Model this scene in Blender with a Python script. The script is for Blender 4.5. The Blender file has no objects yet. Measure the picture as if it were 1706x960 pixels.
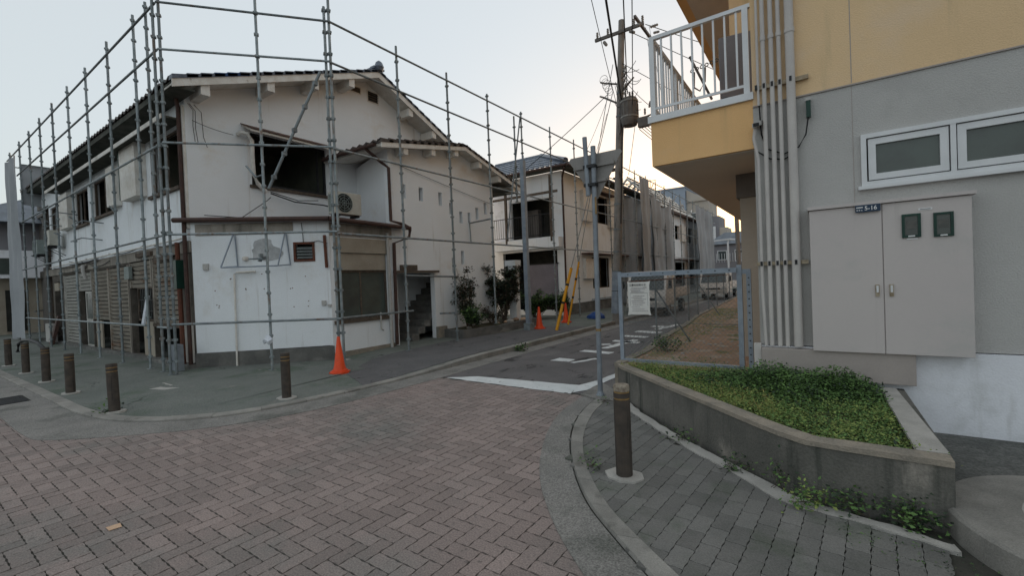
import bpy, bmesh, math, random
import numpy as np
from mathutils import Vector, Matrix
from mathutils.geometry import tessellate_polygon
random.seed(7); rng = np.random.default_rng(7)
S = bpy.context.scene; COL = S.collection
# ------------------------------------------------------------------ camera
FPX, YAW, PITCH, ROLL, EYE = 740.88, math.radians(34.738), math.radians(.8145), math.radians(2.3275), 1.7
fw = Vector((-math.sin(YAW)*math.cos(PITCH), math.cos(YAW)*math.cos(PITCH), -math.sin(PITCH)))
r0 = Vector((math.cos(YAW), math.sin(YAW), 0)); d0 = fw.cross(r0)
rt = math.cos(ROLL)*r0 + math.sin(ROLL)*d0; dn = -math.sin(ROLL)*r0 + math.cos(ROLL)*d0
cam_d = bpy.data.cameras.new('camera'); cam = bpy.data.objects.new('camera', cam_d); COL.objects.link(cam)
cam.matrix_world = Matrix(((rt.x, -dn.x, -fw.x, 0), (rt.y, -dn.y, -fw.y, 0), (rt.z, -dn.z, -fw.z, EYE), (0, 0, 0, 1)))
cam_d.sensor_width = 36; cam_d.lens = FPX/1706*36; cam_d.clip_end = 3000; cam_d.clip_start = .05
S.camera = cam
S.render.resolution_x, S.render.resolution_y = 1024, 577
# ------------------------------------------------------------------ sky, sun, exposure
SUN_EL, SUN_AZ = math.radians(2.2), math.radians(-12)      # azimuth measured clockwise from +Y
w = bpy.data.worlds.new('World'); S.world = w; w.use_nodes = True
nt = w.node_tree; bg = nt.nodes['Background']; sky = nt.nodes.new('ShaderNodeTexSky')
sky.sky_type = 'NISHITA'; sky.sun_disc = False; sky.sun_elevation = SUN_EL; sky.sun_rotation = SUN_AZ
sky.air_density = 1.0; sky.dust_density = 3.5; sky.ozone_density = 2.0; sky.altitude = 0
hz = nt.nodes.new('ShaderNodeMix'); hz.data_type = 'RGBA'; hz.inputs[0].default_value = .62; hz.inputs[7].default_value = (2.28, 2.40, 2.40, 1)   # thin high haze over the clear sky
nt.links.new(sky.outputs[0], hz.inputs[6]); nt.links.new(hz.outputs[2], bg.inputs[0]); bg.inputs[1].default_value = .15
sl = bpy.data.lights.new('sun', 'SUN'); sun = bpy.data.objects.new('sun', sl); COL.objects.link(sun)
sl.energy = 1.2; sl.angle = math.radians(2); sl.color = (1, .72, .45)
sd = Vector((math.sin(SUN_AZ)*math.cos(SUN_EL), math.cos(SUN_AZ)*math.cos(SUN_EL), math.sin(SUN_EL)))
sun.rotation_euler = sd.to_track_quat('Z', 'Y').to_euler()
S.view_settings.view_transform = 'Standard'; S.view_settings.look = 'None'
S.view_settings.exposure = 1.52; S.view_settings.gamma = 1

def proj(p):
    c = Vector(p) - Vector((0, 0, EYE)); z = c.dot(fw)
    return (853+FPX*c.dot(rt)/z, 480+FPX*c.dot(dn)/z, z)
# ------------------------------------------------------------------ materials
def rgb(c): return (c[0], c[1], c[2], 1)
def mat(name, c1, c2=None, scale=3., rough=.85, bump=.15, bscale=60., metal=0., c3=None, s3=(2, 2, 2), t3=(.55, .7), rnd=0., fine=.12,
        spec=.3, c4=None, s4=(9, 9, .5), t4=(.6, .8), bdist=.01, crack=0):
    m = bpy.data.materials.new(name); m.use_nodes = True; t = m.node_tree; N = t.nodes.new; L = t.links.new
    b = t.nodes['Principled BSDF']; b.inputs['Roughness'].default_value = rough; b.inputs['Metallic'].default_value = metal
    b.inputs['Specular IOR Level'].default_value = spec
    geo = N('ShaderNodeNewGeometry')
    def noise(vec_scale, detail=6, rough_=.6):
        mp = N('ShaderNodeMapping'); mp.inputs['Scale'].default_value = vec_scale; L(geo.outputs['Position'], mp.inputs[0])
        n = N('ShaderNodeTexNoise'); n.inputs['Scale'].default_value = 1; n.inputs['Detail'].default_value = detail
        n.inputs['Roughness'].default_value = rough_; L(mp.outputs[0], n.inputs['Vector']); return n.outputs[0]
    def ramp(v, a, b_):
        r = N('ShaderNodeMapRange'); r.inputs[1].default_value = a; r.inputs[2].default_value = b_; L(v, r.inputs[0]); r.interpolation_type = 'SMOOTHSTEP'; return r.outputs[0]
    def mix(f, a, b_):
        x = N('ShaderNodeMix'); x.data_type = 'RGBA'
        L(f, x.inputs[0])
        for i, v in ((6, a), (7, b_)):
            if isinstance(v, tuple): x.inputs[i].default_value = rgb(v)
            else: L(v, x.inputs[i])
        return x.outputs[2]
    c2 = c2 or tuple(x*.8 for x in c1)
    col = mix(ramp(noise((scale,)*3), .3, .7), tuple(c1), tuple(c2))
    if c3: col = mix(ramp(noise(s3, 8, .65), *t3), col, tuple(c3))
    if c4: col = mix(ramp(noise(s4, 5, .6), *t4), col, tuple(c4))
    if crack:
        mp = N('ShaderNodeMapping'); mp.inputs['Scale'].default_value = (crack,)*3; L(geo.outputs['Position'], mp.inputs[0])
        wn_ = N('ShaderNodeTexNoise'); wn_.inputs['Scale'].default_value = 5; wn_.inputs['Detail'].default_value = 8; L(mp.outputs[0], wn_.inputs['Vector'])
        va = N('ShaderNodeVectorMath'); va.operation = 'MULTIPLY_ADD'; va.inputs[1].default_value = (.35,)*3; L(wn_.outputs['Color'], va.inputs[0]); L(mp.outputs[0], va.inputs[2])
        vo = N('ShaderNodeTexVoronoi'); vo.feature = 'DISTANCE_TO_EDGE'; vo.inputs['Scale'].default_value = 1; L(va.outputs[0], vo.inputs['Vector'])
        cr = ramp(vo.outputs['Distance'], .001*crack/.25, .0045*crack/.25); inv_ = N('ShaderNodeMath'); inv_.operation = 'SUBTRACT'; inv_.inputs[0].default_value = 1; L(cr, inv_.inputs[1])
        gate = ramp(noise((.7, .7, .7), 2), .48, .56); mg = N('ShaderNodeMath'); mg.operation = 'MULTIPLY'; L(inv_.outputs[0], mg.inputs[0]); L(gate, mg.inputs[1])
        col = mix(mg.outputs[0], col, tuple(x*.35 for x in c1))
    val = None
    if rnd:
        oi = N('ShaderNodeObjectInfo'); at = N('ShaderNodeAttribute'); at.attribute_name = 'rnd'
        ad = N('ShaderNodeMath'); ad.operation = 'ADD'; L(oi.outputs['Random'], ad.inputs[0]); L(at.outputs['Fac'], ad.inputs[1])
        fr = N('ShaderNodeMath'); fr.operation = 'FRACT'; L(ad.outputs[0], fr.inputs[0])
        r = N('ShaderNodeMapRange'); r.inputs[3].default_value = 1-rnd; r.inputs[4].default_value = 1+rnd; L(fr.outputs[0], r.inputs[0]); val = r.outputs[0]
    fn = noise((bscale,)*3, 4)
    r = N('ShaderNodeMapRange'); r.inputs[1].default_value = .25; r.inputs[2].default_value = .75; r.inputs[3].default_value = 1-fine; r.inputs[4].default_value = 1+fine; L(fn, r.inputs[0])
    f = r.outputs[0]
    if val is not None:
        mm = N('ShaderNodeMath'); mm.operation = 'MULTIPLY'; L(f, mm.inputs[0]); L(val, mm.inputs[1]); f = mm.outputs[0]
    vm = N('ShaderNodeVectorMath'); vm.operation = 'SCALE'; L(col, vm.inputs[0]); L(f, vm.inputs['Scale'])
    L(vm.outputs[0], b.inputs['Base Color'])
    if bump:
        bp = N('ShaderNodeBump'); bp.inputs['Strength'].default_value = bump; bp.inputs['Distance'].default_value = bdist; L(fn, bp.inputs['Height']); L(bp.outputs[0], b.inputs['Normal'])
    return m
M = {}
M['stucco'] = mat('white_stucco', (.80, .83, .86), (.76, .79, .81), 1.2, .9, .5, 45, c3=(.64, .62, .58), s3=(1.1, 1.1, .8), t3=(.54, .78), c4=(.44, .41, .37), s4=(5, 5, .35), t4=(.56, .84), fine=.05)
M['stucco_up'] = mat('white_stucco_upper', (.82, .84, .86), (.78, .80, .815), .9, .9, .5, 45, c3=(.68, .63, .56), s3=(.7, .7, 1.0), t3=(.55, .8), c4=(.50, .47, .42), s4=(4, 4, .3), t4=(.62, .85), fine=.05)
M['stain_band'] = mat('stained_plaster', (.34, .31, .27), (.22, .2, .175), 3, .9, .4, 50, c4=(.13, .12, .10), s4=(6, 6, .6), t4=(.5, .75))
M['shop_wall'] = mat('dark_shop_timber', (.15, .13, .11), (.08, .07, .06), 3, .85, .4, 50)
M['plinth'] = mat('plinth_concrete', (.17, .165, .155), (.10, .10, .095), 2.5, .95, .6, 50, c3=(.24, .235, .22), s3=(1.2, 1.2, 3), t3=(.55, .68))
M['patch'] = mat('grey_render_patch', (.33, .34, .345), (.52, .53, .54), 5, .95, .6, 60)
M['white_paint'] = mat('white_woodwork', (.74, .72, .68), (.62, .58, .52), 5, .7, .2, 60, c4=(.38, .33, .27), s4=(7, 7, 7), t4=(.63, .8))
M['soffit'] = mat('soffit_boards', (.10, .10, .085), (.05, .055, .045), 3, .9, .3, 50)
M['tile'] = mat('grey_roof_tile', (.13, .155, .20), (.075, .092, .125), 8, .36, .3, 60, rnd=.3, spec=.5)
M['tile_brown'] = mat('brown_grey_roof_tile', (.11, .09, .08), (.06, .05, .047), 8, .6, .3, 60, rnd=.3)
M['tile_blue'] = mat('blue_roof_tile', (.02, .07, .19), (.015, .045, .12), 8, .5, .2, 60)
M['brown_pipe'] = mat('brown_downpipe', (.085, .045, .035), (.05, .03, .027), 9, .6, .2, 70)
M['brown_roof'] = mat('brown_sheet_roof', (.12, .065, .05), (.07, .045, .038), 4, .65, .3, 50)
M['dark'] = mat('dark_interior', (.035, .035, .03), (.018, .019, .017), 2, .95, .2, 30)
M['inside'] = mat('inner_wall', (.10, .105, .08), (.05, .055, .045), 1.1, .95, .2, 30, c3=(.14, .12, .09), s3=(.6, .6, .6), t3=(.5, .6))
M['dark_metal'] = mat('dark_metal', (.035, .037, .04), (.02, .02, .022), 9, .5, .1, 70, .3)
M['galv'] = mat('galvanised_tube', (.28, .31, .32), (.17, .20, .21), 7, .55, .25, 90, metal=.35, c3=(.17, .12, .09), s3=(7, 7, 3), t3=(.54, .70), rnd=.25)
M['galv_dark'] = mat('dark_galvanised', (.22, .25, .265), (.15, .17, .18), 7, .5, .2, 90, metal=.3, rnd=.15)
M['blue_steel'] = mat('blue_grey_steel', (.30, .345, .40), (.22, .26, .31), 6, .5, .15, 80, metal=.2, c3=(.17, .13, .10), s3=(9, 9, 9), t3=(.66, .78))
M['pole_grey'] = mat('grey_sign_pole', (.25, .28, .31), (.19, .21, .24), 6, .45, .1, 80, metal=.2)
M['shutter'] = mat('grey_brown_shutter', (.38, .34, .29), (.26, .235, .20), 2.5, .6, .2, 60, c3=(.20, .11, .065), s3=(1.1, 1.1, 2.6), t3=(.55, .72), metal=.1)
M['shutter_white'] = mat('pale_shutter', (.50, .49, .46), (.38, .37, .34), 3, .6, .2, 60, c3=(.22, .17, .12), s3=(2, 2, 3), t3=(.6, .75))
M['beige_panel'] = mat('beige_panel', (.36, .32, .26), (.29, .25, .20), 2, .8, .15, 50)
M['wood_old'] = mat('weathered_wood', (.13, .10, .075), (.07, .055, .045), 8, .85, .5, 50)
M['glass'] = mat('window_glass', (.05, .065, .062), (.035, .045, .045), 1, .12, 0, 10, fine=0, spec=.6)
M['frost'] = mat('frosted_dark_glass', (.075, .095, .085), (.05, .058, .055), 1.6, .22, .12, 200, fine=.02, spec=.6, bdist=.002)
M['alu_white'] = mat('white_aluminium', (.68, .69, .70), (.62, .63, .64), 4, .45, .05, 50, fine=.02, metal=.15)
M['ac'] = mat('aged_cream_casing', (.52, .51, .46), (.44, .43, .38), 5, .6, .1, 60)
M['ac_grey'] = mat('grey_casing', (.26, .30, .29), (.19, .22, .21), 5, .6, .1, 60)
M['cable'] = mat('black_cable', (.02, .02, .022), (.012, .012, .014), 9, .6, 0, 60)
M['beige_tube'] = mat('beige_duct', (.66, .64, .60), (.55, .53, .49), 8, .7, .1, 60)
M['rust'] = mat('rusty_iron', (.16, .055, .035), (.09, .045, .03), 12, .85, .4, 60)
M['brick'] = mat('paving_brick', (.285, .226, .207), (.24, .197, .182), 1.1, .92, .9, 90, c3=(.185, .178, .165), s3=(.5, .5, .5), t3=(.48, .72), rnd=.13, fine=.42, c4=(.13, .115, .105), s4=(14, 14, 14), t4=(.60, .74), bdist=.004)
M['joint'] = mat('joint_sand', (.07, .066, .056), (.045, .046, .038), 6, 1, .5, 80)
M['paver'] = mat('grey_paver', (.178, .172, .162), (.135, .134, .126), 1.6, .93, .7, 110, c3=(.112, .122, .10), s3=(2.2, 2.2, 2.2), t3=(.5, .7), rnd=.16, fine=.28, bdist=.004)
M['asphalt'] = mat('street_asphalt', (.150, .140, .140), (.118, .112, .112), 1.3, .95, .9, 75, fine=.5, crack=.30, c3=(.19, .18, .175), s3=(.8, .25, 1), t3=(.55, .7), c4=(.05, .048, .048), s4=(3.5, 1.2, 3), t4=(.58, .66), bdist=.005)
M['walk'] = mat('mossy_pavement_asphalt', (.175, .185, .170), (.135, .148, .135), .8, .95, .9, 70, fine=.5, crack=.22, c3=(.10, .125, .098), s3=(.9, .9, .9), t3=(.48, .68), c4=(.20, .195, .18), s4=(4, 4, 4), t4=(.60, .70), bdist=.005)
M['walk_new'] = mat('pavement_asphalt_repair', (.135, .13, .132), (.11, .108, .11), 2, .95, .9, 75, fine=.5, crack=.4, bdist=.005)
M['conc'] = mat('gutter_concrete', (.25, .238, .222), (.20, .192, .18), 1.6, .93, 1, 85, fine=.6, c3=(.135, .135, .122), s3=(1.4, 1.4, 1.4), t3=(.5, .68), bdist=.005)
M['kerb'] = mat('kerb_concrete', (.31, .295, .27), (.22, .212, .195), 3.2, .92, .7, 110, fine=.22, c3=(.15, .145, .13), s3=(2.3, 2.3, 2.3), t3=(.56, .72), rnd=.1)
M['pale_conc'] = mat('pale_cement', (.46, .44, .41), (.36, .345, .32), 5, .95, .7, 90, fine=.15)
M['rough_conc'] = mat('weathered_wall_concrete', (.175, .165, .148), (.11, .108, .097), 1.7, .95, .8, 60, fine=.2, c3=(.30, .275, .24), s3=(1.9, 1.9, .9), t3=(.55, .68), c4=(.05, .055, .047), s4=(7, 7, .6), t4=(.50, .74))
M['coping'] = mat('coping_concrete', (.33, .285, .23), (.22, .20, .17), 5, .95, .8, 70, fine=.2)
M['slab_dark'] = mat('rough_dark_slab', (.16, .16, .15), (.10, .103, .096), 3, .95, 1, 45, fine=.5, c3=(.19, .185, .175), s3=(5, 16, 5), t3=(.58, .7), bdist=.02)
M['roadpaint'] = mat('worn_road_paint', (.70, .72, .72), (.60, .62, .62), 4, .8, .5, 150, fine=.12, c3=(.17, .165, .165), s3=(9, 9, 9), t3=(.62, .66))
M['grey_wall'] = mat('grey_spray_wall', (.50, .49, .47), (.46, .45, .435), 1.1, .92, .8, 75, fine=.08, c4=(.36, .35, .33), s4=(3.2, 3.2, .25), t4=(.54, .80), c3=(.44, .43, .415), s3=(.9, .9, .9), t3=(.5, .62))
M['yellow_wall'] = mat('ochre_yellow_wall', (.80, .50, .235), (.75, .46, .21), 1.2, .9, .5, 75, fine=.06, c4=(.58, .38, .19), s4=(4, 4, .3), t4=(.55, .8), c3=(.73, .49, .28), s3=(1, 1, 1), t3=(.52, .7))
M['yellow_pale'] = mat('pale_ochre_wall', (.78, .56, .33), (.73, .52, .30), 1.2, .9, .6, 75, fine=.06, c4=(.58, .44, .26), s4=(4, 4, .3), t4=(.55, .8), c3=(.75, .56, .37), s3=(.8, .8, .8), t3=(.5, .7))
M['soffit_r'] = mat('grey_brown_soffit', (.64, .57, .50), (.60, .53, .46), 1, .9, .4, 60, fine=.06)
M['white_base'] = mat('whitewashed_base', (.80, .81, .85), (.76, .77, .81), 1.2, .9, .4, 60, fine=.04, c4=(.50, .50, .49), s4=(4, 4, .7), t4=(.56, .82), c3=(.66, .67, .69), s3=(1.5, 1.5, 1.5), t3=(.5, .65))
M['cabinet'] = mat('grey_cabinet_paint', (.54, .495, .475), (.52, .475, .46), 1.2, .5, .06, 60, fine=.02, c4=(.40, .37, .35), s4=(7, 7, .35), t4=(.6, .85), c3=(.47, .45, .43), s3=(1.2, 1.2, 1.6), t3=(.5, .7))
M['conduit'] = mat('grey_conduit', (.55, .52, .49), (.49, .46, .44), 4, .6, .1, 60, fine=.05)
M['duct_cover'] = mat('brown_grey_cover', (.38, .335, .31), (.35, .31, .285), 3, .5, .1, 60, fine=.05)
M['bracket'] = mat('steel_bracket', (.42, .36, .27), (.26, .20, .13), 20, .5, .1, 60, metal=.4)
M['green_box'] = mat('dark_green_box', (.012, .05, .035), (.01, .035, .028), 9, .35, .05, 60)
M['meter_dim'] = mat('dim_meter_face', (.12, .115, .105), (.07, .075, .07), 30, .3, .05, 60)
M['blue_sign'] = mat('blue_sign_face', (.022, .045, .085), (.02, .04, .075), 9, .4, 0, 60, fine=.02)
M['white_flat'] = mat('white_print', (.75, .75, .75), (.7, .7, .7), 9, .6, 0, 60, fine=.02)
M['ink'] = mat('printed_ink', (.05, .05, .06), (.04, .04, .05), 9, .6, 0, 60, fine=.02)
M['ink_pale'] = mat('faded_ink', (.36, .36, .40), (.42, .38, .36), 40, .6, 0, 60, fine=.02)
M['poster'] = mat('poster_paper', (.70, .69, .66), (.64, .62, .58), 9, .6, .1, 30, fine=.03)
M['bollard'] = mat('brown_bollard', (.085, .068, .055), (.05, .043, .038), 10, .8, .6, 40, fine=.2, c4=(.03, .027, .024), s4=(30, 30, 1.5), t4=(.55, .7))
M['gold'] = mat('ochre_band', (.30, .19, .07), (.2, .12, .05), 20, .5, .05, 60)
M['bollard_cap'] = mat('worn_cap', (.33, .29, .23), (.14, .11, .085), 28, .8, .4, 60)
M['orange'] = mat('orange_plastic', (.78, .085, .022), (.66, .07, .02), 4, .45, .05, 60, fine=.04, c3=(.42, .07, .03), s3=(8, 8, 8), t3=(.6, .75))
M['yellow_pl'] = mat('yellow_plastic', (.75, .36, .02), (.62, .28, .02), 5, .45, .05, 60, fine=.04)
M['blue_tarp'] = mat('blue_sheet', (.02, .07, .25), (.015, .05, .18), 8, .5, .3, 30)
M['tarp'] = mat('grey_scaffold_sheet', (.34, .355, .375), (.27, .285, .30), .5, .7, .2, 40, fine=.04)
M['pole_conc'] = mat('utility_pole_concrete', (.27, .25, .23), (.20, .185, .17), 4, .85, .3, 60, c4=(.075, .065, .058), s4=(8, 8, 1), t4=(.55, .7))
M['transf'] = mat('transformer_grey', (.16, .145, .13), (.11, .10, .095), 6, .6, .2, 60)
M['ceramic'] = mat('insulator_ceramic', (.30, .29, .27), (.2, .19, .18), 9, .3, 0, 60)
M['leaf'] = mat('green_leaf', (.12, .21, .06), (.075, .145, .045), 5, .7, 0, 60, rnd=.35, fine=.1)
M['leaf_yel'] = mat('yellow_green_leaf', (.25, .30, .085), (.16, .22, .06), 4, .7, 0, 60, rnd=.28, fine=.1)
M['leaf_dry'] = mat('dry_yellow_leaf', (.32, .27, .09), (.20, .18, .06), 6, .8, 0, 60, rnd=.4, fine=.1)
M['leaf_dark'] = mat('dark_leaf', (.040, .062, .036), (.022, .038, .022), 4, .6, 0, 60, rnd=.45, fine=.1)
M['leaf_red'] = mat('reddish_leaf', (.085, .05, .035), (.05, .045, .028), 5, .7, 0, 60, rnd=.4, fine=.1)
M['bark'] = mat('twig_bark', (.09, .07, .052), (.06, .048, .038), 12, .9, .5, 60)
M['soil'] = mat('planter_soil', (.085, .072, .045), (.055, .055, .03), 5, 1, 1, 40, fine=.3)
M['dirt'] = mat('reddish_dirt', (.42, .27, .18), (.33, .22, .15), 1.2, 1, 1, 40, fine=.3, c3=(.46, .38, .30), s3=(2.4, 2.4, 2.4), t3=(.5, .66), c4=(.16, .17, .07), s4=(1.3, 1.3, 1.3), t4=(.54, .64), bdist=.03)
M['truck'] = mat('dusty_white_vehicle_paint', (.72, .70, .67), (.64, .61, .58), 2, .35, 0, 60, fine=.03)
M['rubber'] = mat('tyre_rubber', (.022, .022, .023), (.015, .015, .016), 9, .85, .2, 60)
M['rim'] = mat('wheel_rim', (.30, .29, .28), (.2, .2, .2), 9, .45, 0, 60, metal=.4)
M['lamp'] = mat('headlamp_lens', (.55, .56, .55), (.45, .46, .46), 9, .15, 0, 60, spec=.8)
M['sign_back'] = mat('dull_sign_back', (.27, .255, .24), (.22, .21, .20), 3, .6, .1, 60, c4=(.17, .15, .13), s4=(8, 8, 2), t4=(.55, .8))
M['red'] = mat('red_paint', (.35, .02, .015), (.28, .02, .015), 9, .5, 0, 60)
M['far_blue'] = mat('pale_blue_grey_render', (.34, .40, .48), (.30, .35, .42), .5, .9, .2, 20, fine=.04)
M['far_cream'] = mat('cream_render', (.48, .44, .39), (.42, .38, .33), .5, .9, .2, 20, fine=.04)
M['far_grey'] = mat('grey_render_far', (.24, .235, .25), (.19, .185, .2), .5, .9, .2, 20, fine=.05)
M['far_roof'] = mat('far_roof_tile', (.17, .19, .22), (.12, .135, .155), 2, .6, .3, 20, fine=.1)
M['purple'] = mat('purple_grey_sheet', (.20, .185, .215), (.165, .155, .18), 2, .7, .2, 40)
M['brown_sheet'] = mat('grey_brown_render', (.19, .175, .165), (.15, .14, .13), 2, .9, .3, 40)
M['ground'] = mat('wide_ground', (.10, .10, .098), (.08, .08, .078), .4, .95, .5, 20, fine=.2)
M['scrap'] = mat('pale_orange_scrap', (.62, .42, .28), (.5, .33, .22), 9, .8, .1, 50)
M['cloth'] = mat('white_rag', (.68, .71, .76), (.5, .53, .58), 12, .8, .3, 40)
M['plastic_grey'] = mat('pale_grey_plastic', (.46, .45, .43), (.4, .39, .37), 9, .5, .05, 50)
# ------------------------------------------------------------------ object helpers
WM = {}
def tag(o, label=None, cat=None, group=None, kind=None):
    for k, v in (('label', label), ('category', cat), ('group', group), ('kind', kind)):
        if v: o[k] = v
    return o
def thing(name, label, cat, loc=(0, 0, 0), rz=0, group=None):
    o = bpy.data.objects.new(name, None); o.empty_display_size = .2; COL.objects.link(o)
    o.location = loc; o.rotation_euler = (0, 0, rz); WM[o] = Matrix.Translation(loc) @ Matrix.Rotation(rz, 4, 'Z')
    return tag(o, label, cat, group)
class MB:
    def __init__(s): s.v = []; s.f = []; s.m = []; s.r = []
    def add(s, vs, fs, mi=0, rv=0.):
        b = len(s.v); s.v += [tuple(x) for x in vs]
        for f in fs: s.f.append(tuple(b+i for i in f)); s.m.append(mi); s.r.append(rv)
    def hexa(s, c, mi=0, rv=0.):
        s.add(c, [(3, 2, 1, 0), (4, 5, 6, 7), (0, 1, 5, 4), (1, 2, 6, 5), (2, 3, 7, 6), (3, 0, 4, 7)], mi, rv); return s
    def box(s, x0, x1, y0, y1, z0, z1, mi=0):
        return s.hexa([(x0, y0, z0), (x1, y0, z0), (x1, y1, z0), (x0, y1, z0), (x0, y0, z1), (x1, y0, z1), (x1, y1, z1), (x0, y1, z1)], mi)
    def quad(s, a, b, c, d, mi=0): s.add([a, b, c, d], [(0, 1, 2, 3)], mi); return s
    def prism(s, poly, z0, z1, mi=0, top=None):
        n = len(poly); z1f = z1 if callable(z1) else (lambda x, y: z1)
        tris = tessellate_polygon([[Vector((p[0], p[1], 0)) for p in poly]])
        s.add([(p[0], p[1], z1f(*p)) for p in poly], tris, mi)
        s.add([(p[0], p[1], z0) for p in poly]+[(p[0], p[1], z1f(*p)) for p in poly], [(i, (i+1) % n, n+(i+1) % n, n+i) for i in range(n)], mi); return s
    def tube(s, pts, r, n=8, mi=0, cap=True):
        pts = [Vector(p) for p in pts]; rs = r if isinstance(r, (list, tuple)) else [r]*len(pts); b = len(s.v)
        for i, p in enumerate(pts):
            t = (pts[min(i+1, len(pts)-1)]-pts[max(i-1, 0)]).normalized()
            a = Vector((0, 0, 1)) if abs(t.z) < .9 else Vector((1, 0, 0))
            u = t.cross(a).normalized(); v = t.cross(u)
            for k in range(n):
                an = 2*math.pi*k/n; s.v.append(tuple(p+u*math.cos(an)*rs[i]+v*math.sin(an)*rs[i]))
        for i in range(len(pts)-1):
            for k in range(n):
                s.f.append((b+i*n+k, b+i*n+(k+1) % n, b+(i+1)*n+(k+1) % n, b+(i+1)*n+k)); s.m.append(mi); s.r.append(0.)
        if cap:
            for q in (0, len(pts)-1): s.f.append(tuple(b+q*n+k for k in range(n))); s.m.append(mi); s.r.append(0.)
        return s
    def lathe(s, c, prof, n=16, mi=0):
        c = Vector(c); b = len(s.v)
        for r, z in prof:
            for k in range(n): an = 2*math.pi*k/n; s.v.append((c.x+r*math.cos(an), c.y+r*math.sin(an), c.z+z))
        for i in range(len(prof)-1):
            for k in range(n): s.f.append((b+i*n+k, b+i*n+(k+1) % n, b+(i+1)*n+(k+1) % n, b+(i+1)*n+k)); s.m.append(mi); s.r.append(0.)
        for q in (0, len(prof)-1): s.f.append(tuple(b+q*n+k for k in range(n))); s.m.append(mi); s.r.append(0.)
        return s
    def build(s, name, mats, parent=None, smooth=False, rnd=False, bevel=0):
        me = bpy.data.meshes.new(name); vs = s.v
        if parent is not None and WM.get(parent) is not None:
            inv = WM[parent].inverted(); vs = [tuple(inv @ Vector(v)) for v in vs] if inv != Matrix.Identity(4) else vs
        me.from_pydata(vs, [], s.f)
        for m in (mats if isinstance(mats, (list, tuple)) else [mats]): me.materials.append(M[m] if isinstance(m, str) else m)
        me.polygons.foreach_set('material_index', s.m)
        if smooth: me.polygons.foreach_set('use_smooth', [len(f) < 7 for f in s.f])
        if rnd:
            a = me.attributes.new('rnd', 'FLOAT', 'FACE'); a.data.foreach_set('value', s.r)
        bm = bmesh.new(); bm.from_mesh(me); bmesh.ops.recalc_face_normals(bm, faces=bm.faces) if not rnd else None; bm.to_mesh(me); bm.free()
        if smooth:
            try: me.set_sharp_from_angle(angle=math.radians(40))
            except Exception: pass
        me.update()
        o = bpy.data.objects.new(name, me); COL.objects.link(o)
        if parent is not None: o.parent = parent; WM[o] = WM.get(parent)
        if bevel:
            md = o.modifiers.new('bevel', 'BEVEL'); md.width = bevel; md.segments = 2; md.limit_method = 'ANGLE'
        return o
def copy_tree(o, parent=None):
    c = o.copy(); COL.objects.link(c); c.parent = parent
    for ch in list(o.children): copy_tree(ch, c)
    return c
class PL:                                    # a vertical plane: s along it, z up, d outward
    def __init__(s, p0, p1=None, out=None, u=None):
        s.p = Vector((p0[0], p0[1], 0)); s.u = (Vector((p1[0]-p0[0], p1[1]-p0[1], 0)) if p1 else Vector((u[0], u[1], 0))).normalized()
        n = Vector((s.u.y, -s.u.x, 0)); s.o = n if n.dot(Vector((out[0], out[1], 0))) > 0 else -n
    def pt(s, a, z, d=0.): v = s.p+s.u*a+s.o*d; return (v.x, v.y, z)
    def box(s, mb, a0, a1, z0, z1, d0, d1, mi=0):
        mb.hexa([s.pt(a0, z0, d0), s.pt(a1, z0, d0), s.pt(a1, z0, d1), s.pt(a0, z0, d1), s.pt(a0, z1, d0), s.pt(a1, z1, d0), s.pt(a1, z1, d1), s.pt(a0, z1, d1)], mi); return mb
    def wall(s, mb, outline, holes=(), t=.15, mi=0):
        loops = [list(outline)]+[[(a, b), (c, b), (c, d), (a, d)] for a, b, c, d in holes]
        flat = [p for l in loops for p in l]
        tris = tessellate_polygon([[Vector((p[0], p[1], 0)) for p in l] for l in loops])
        mb.add([s.pt(p[0], p[1], 0) for p in flat], tris, mi); mb.add([s.pt(p[0], p[1], -t) for p in flat], tris, mi)
        for l in loops:
            n = len(l); mb.add([s.pt(p[0], p[1], 0) for p in l]+[s.pt(p[0], p[1], -t) for p in l], [(i, (i+1) % n, n+(i+1) % n, n+i) for i in range(n)], mi)
        return mb
    def ring(s, mb, a0, z0, a1, z1, w_, d0, d1, mi=0):
        s.box(mb, a0, a1, z0, z0+w_, d0, d1, mi); s.box(mb, a0, a1, z1-w_, z1, d0, d1, mi)
        s.box(mb, a0, a0+w_, z0+w_, z1-w_, d0, d1, mi); s.box(mb, a1-w_, a1, z0+w_, z1-w_, d0, d1, mi); return mb
def one(fn, name, mats, parent=None, **k):
    mb = MB(); fn(mb); return mb.build(name, mats, parent, **k)
def tube_obj(name, pts, r, m, parent, n=8): mb = MB(); mb.tube(pts, r, n); return mb.build(name, m, parent, smooth=True)
def sag(a, b, drop, n=12):
    a = Vector(a); b = Vector(b); return [a.lerp(b, i/n)-Vector((0, 0, drop*4*(i/n)*(1-i/n))) for i in range(n+1)]
def window(pl, par, a0, z0, a1, z1, fm='wood_old', gm='glass', d=-.07, w_=.05, splits=(), glass=True, name='window'):
    mb = MB(); pl.ring(mb, a0, z0, a1, z1, w_, d-.03, d+.03)
    o = mb.build(name, fm, par)
    for sp in splits:
        m2 = MB(); pl.box(m2, sp-.02, sp+.02, z0+w_, z1-w_, d-.02, d+.02); m2.build('mullion', fm, o)
    if glass:
        cuts = [a0+w_]+list(splits)+[a1-w_]
        for i in range(len(cuts)-1):
            m3 = MB(); pl.box(m3, cuts[i]+(.02 if i else 0), cuts[i+1]-(.02 if i < len(cuts)-2 else 0), z0+w_, z1-w_, d-.006, d+.002); m3.build('pane', gm, o)
    return o
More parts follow.
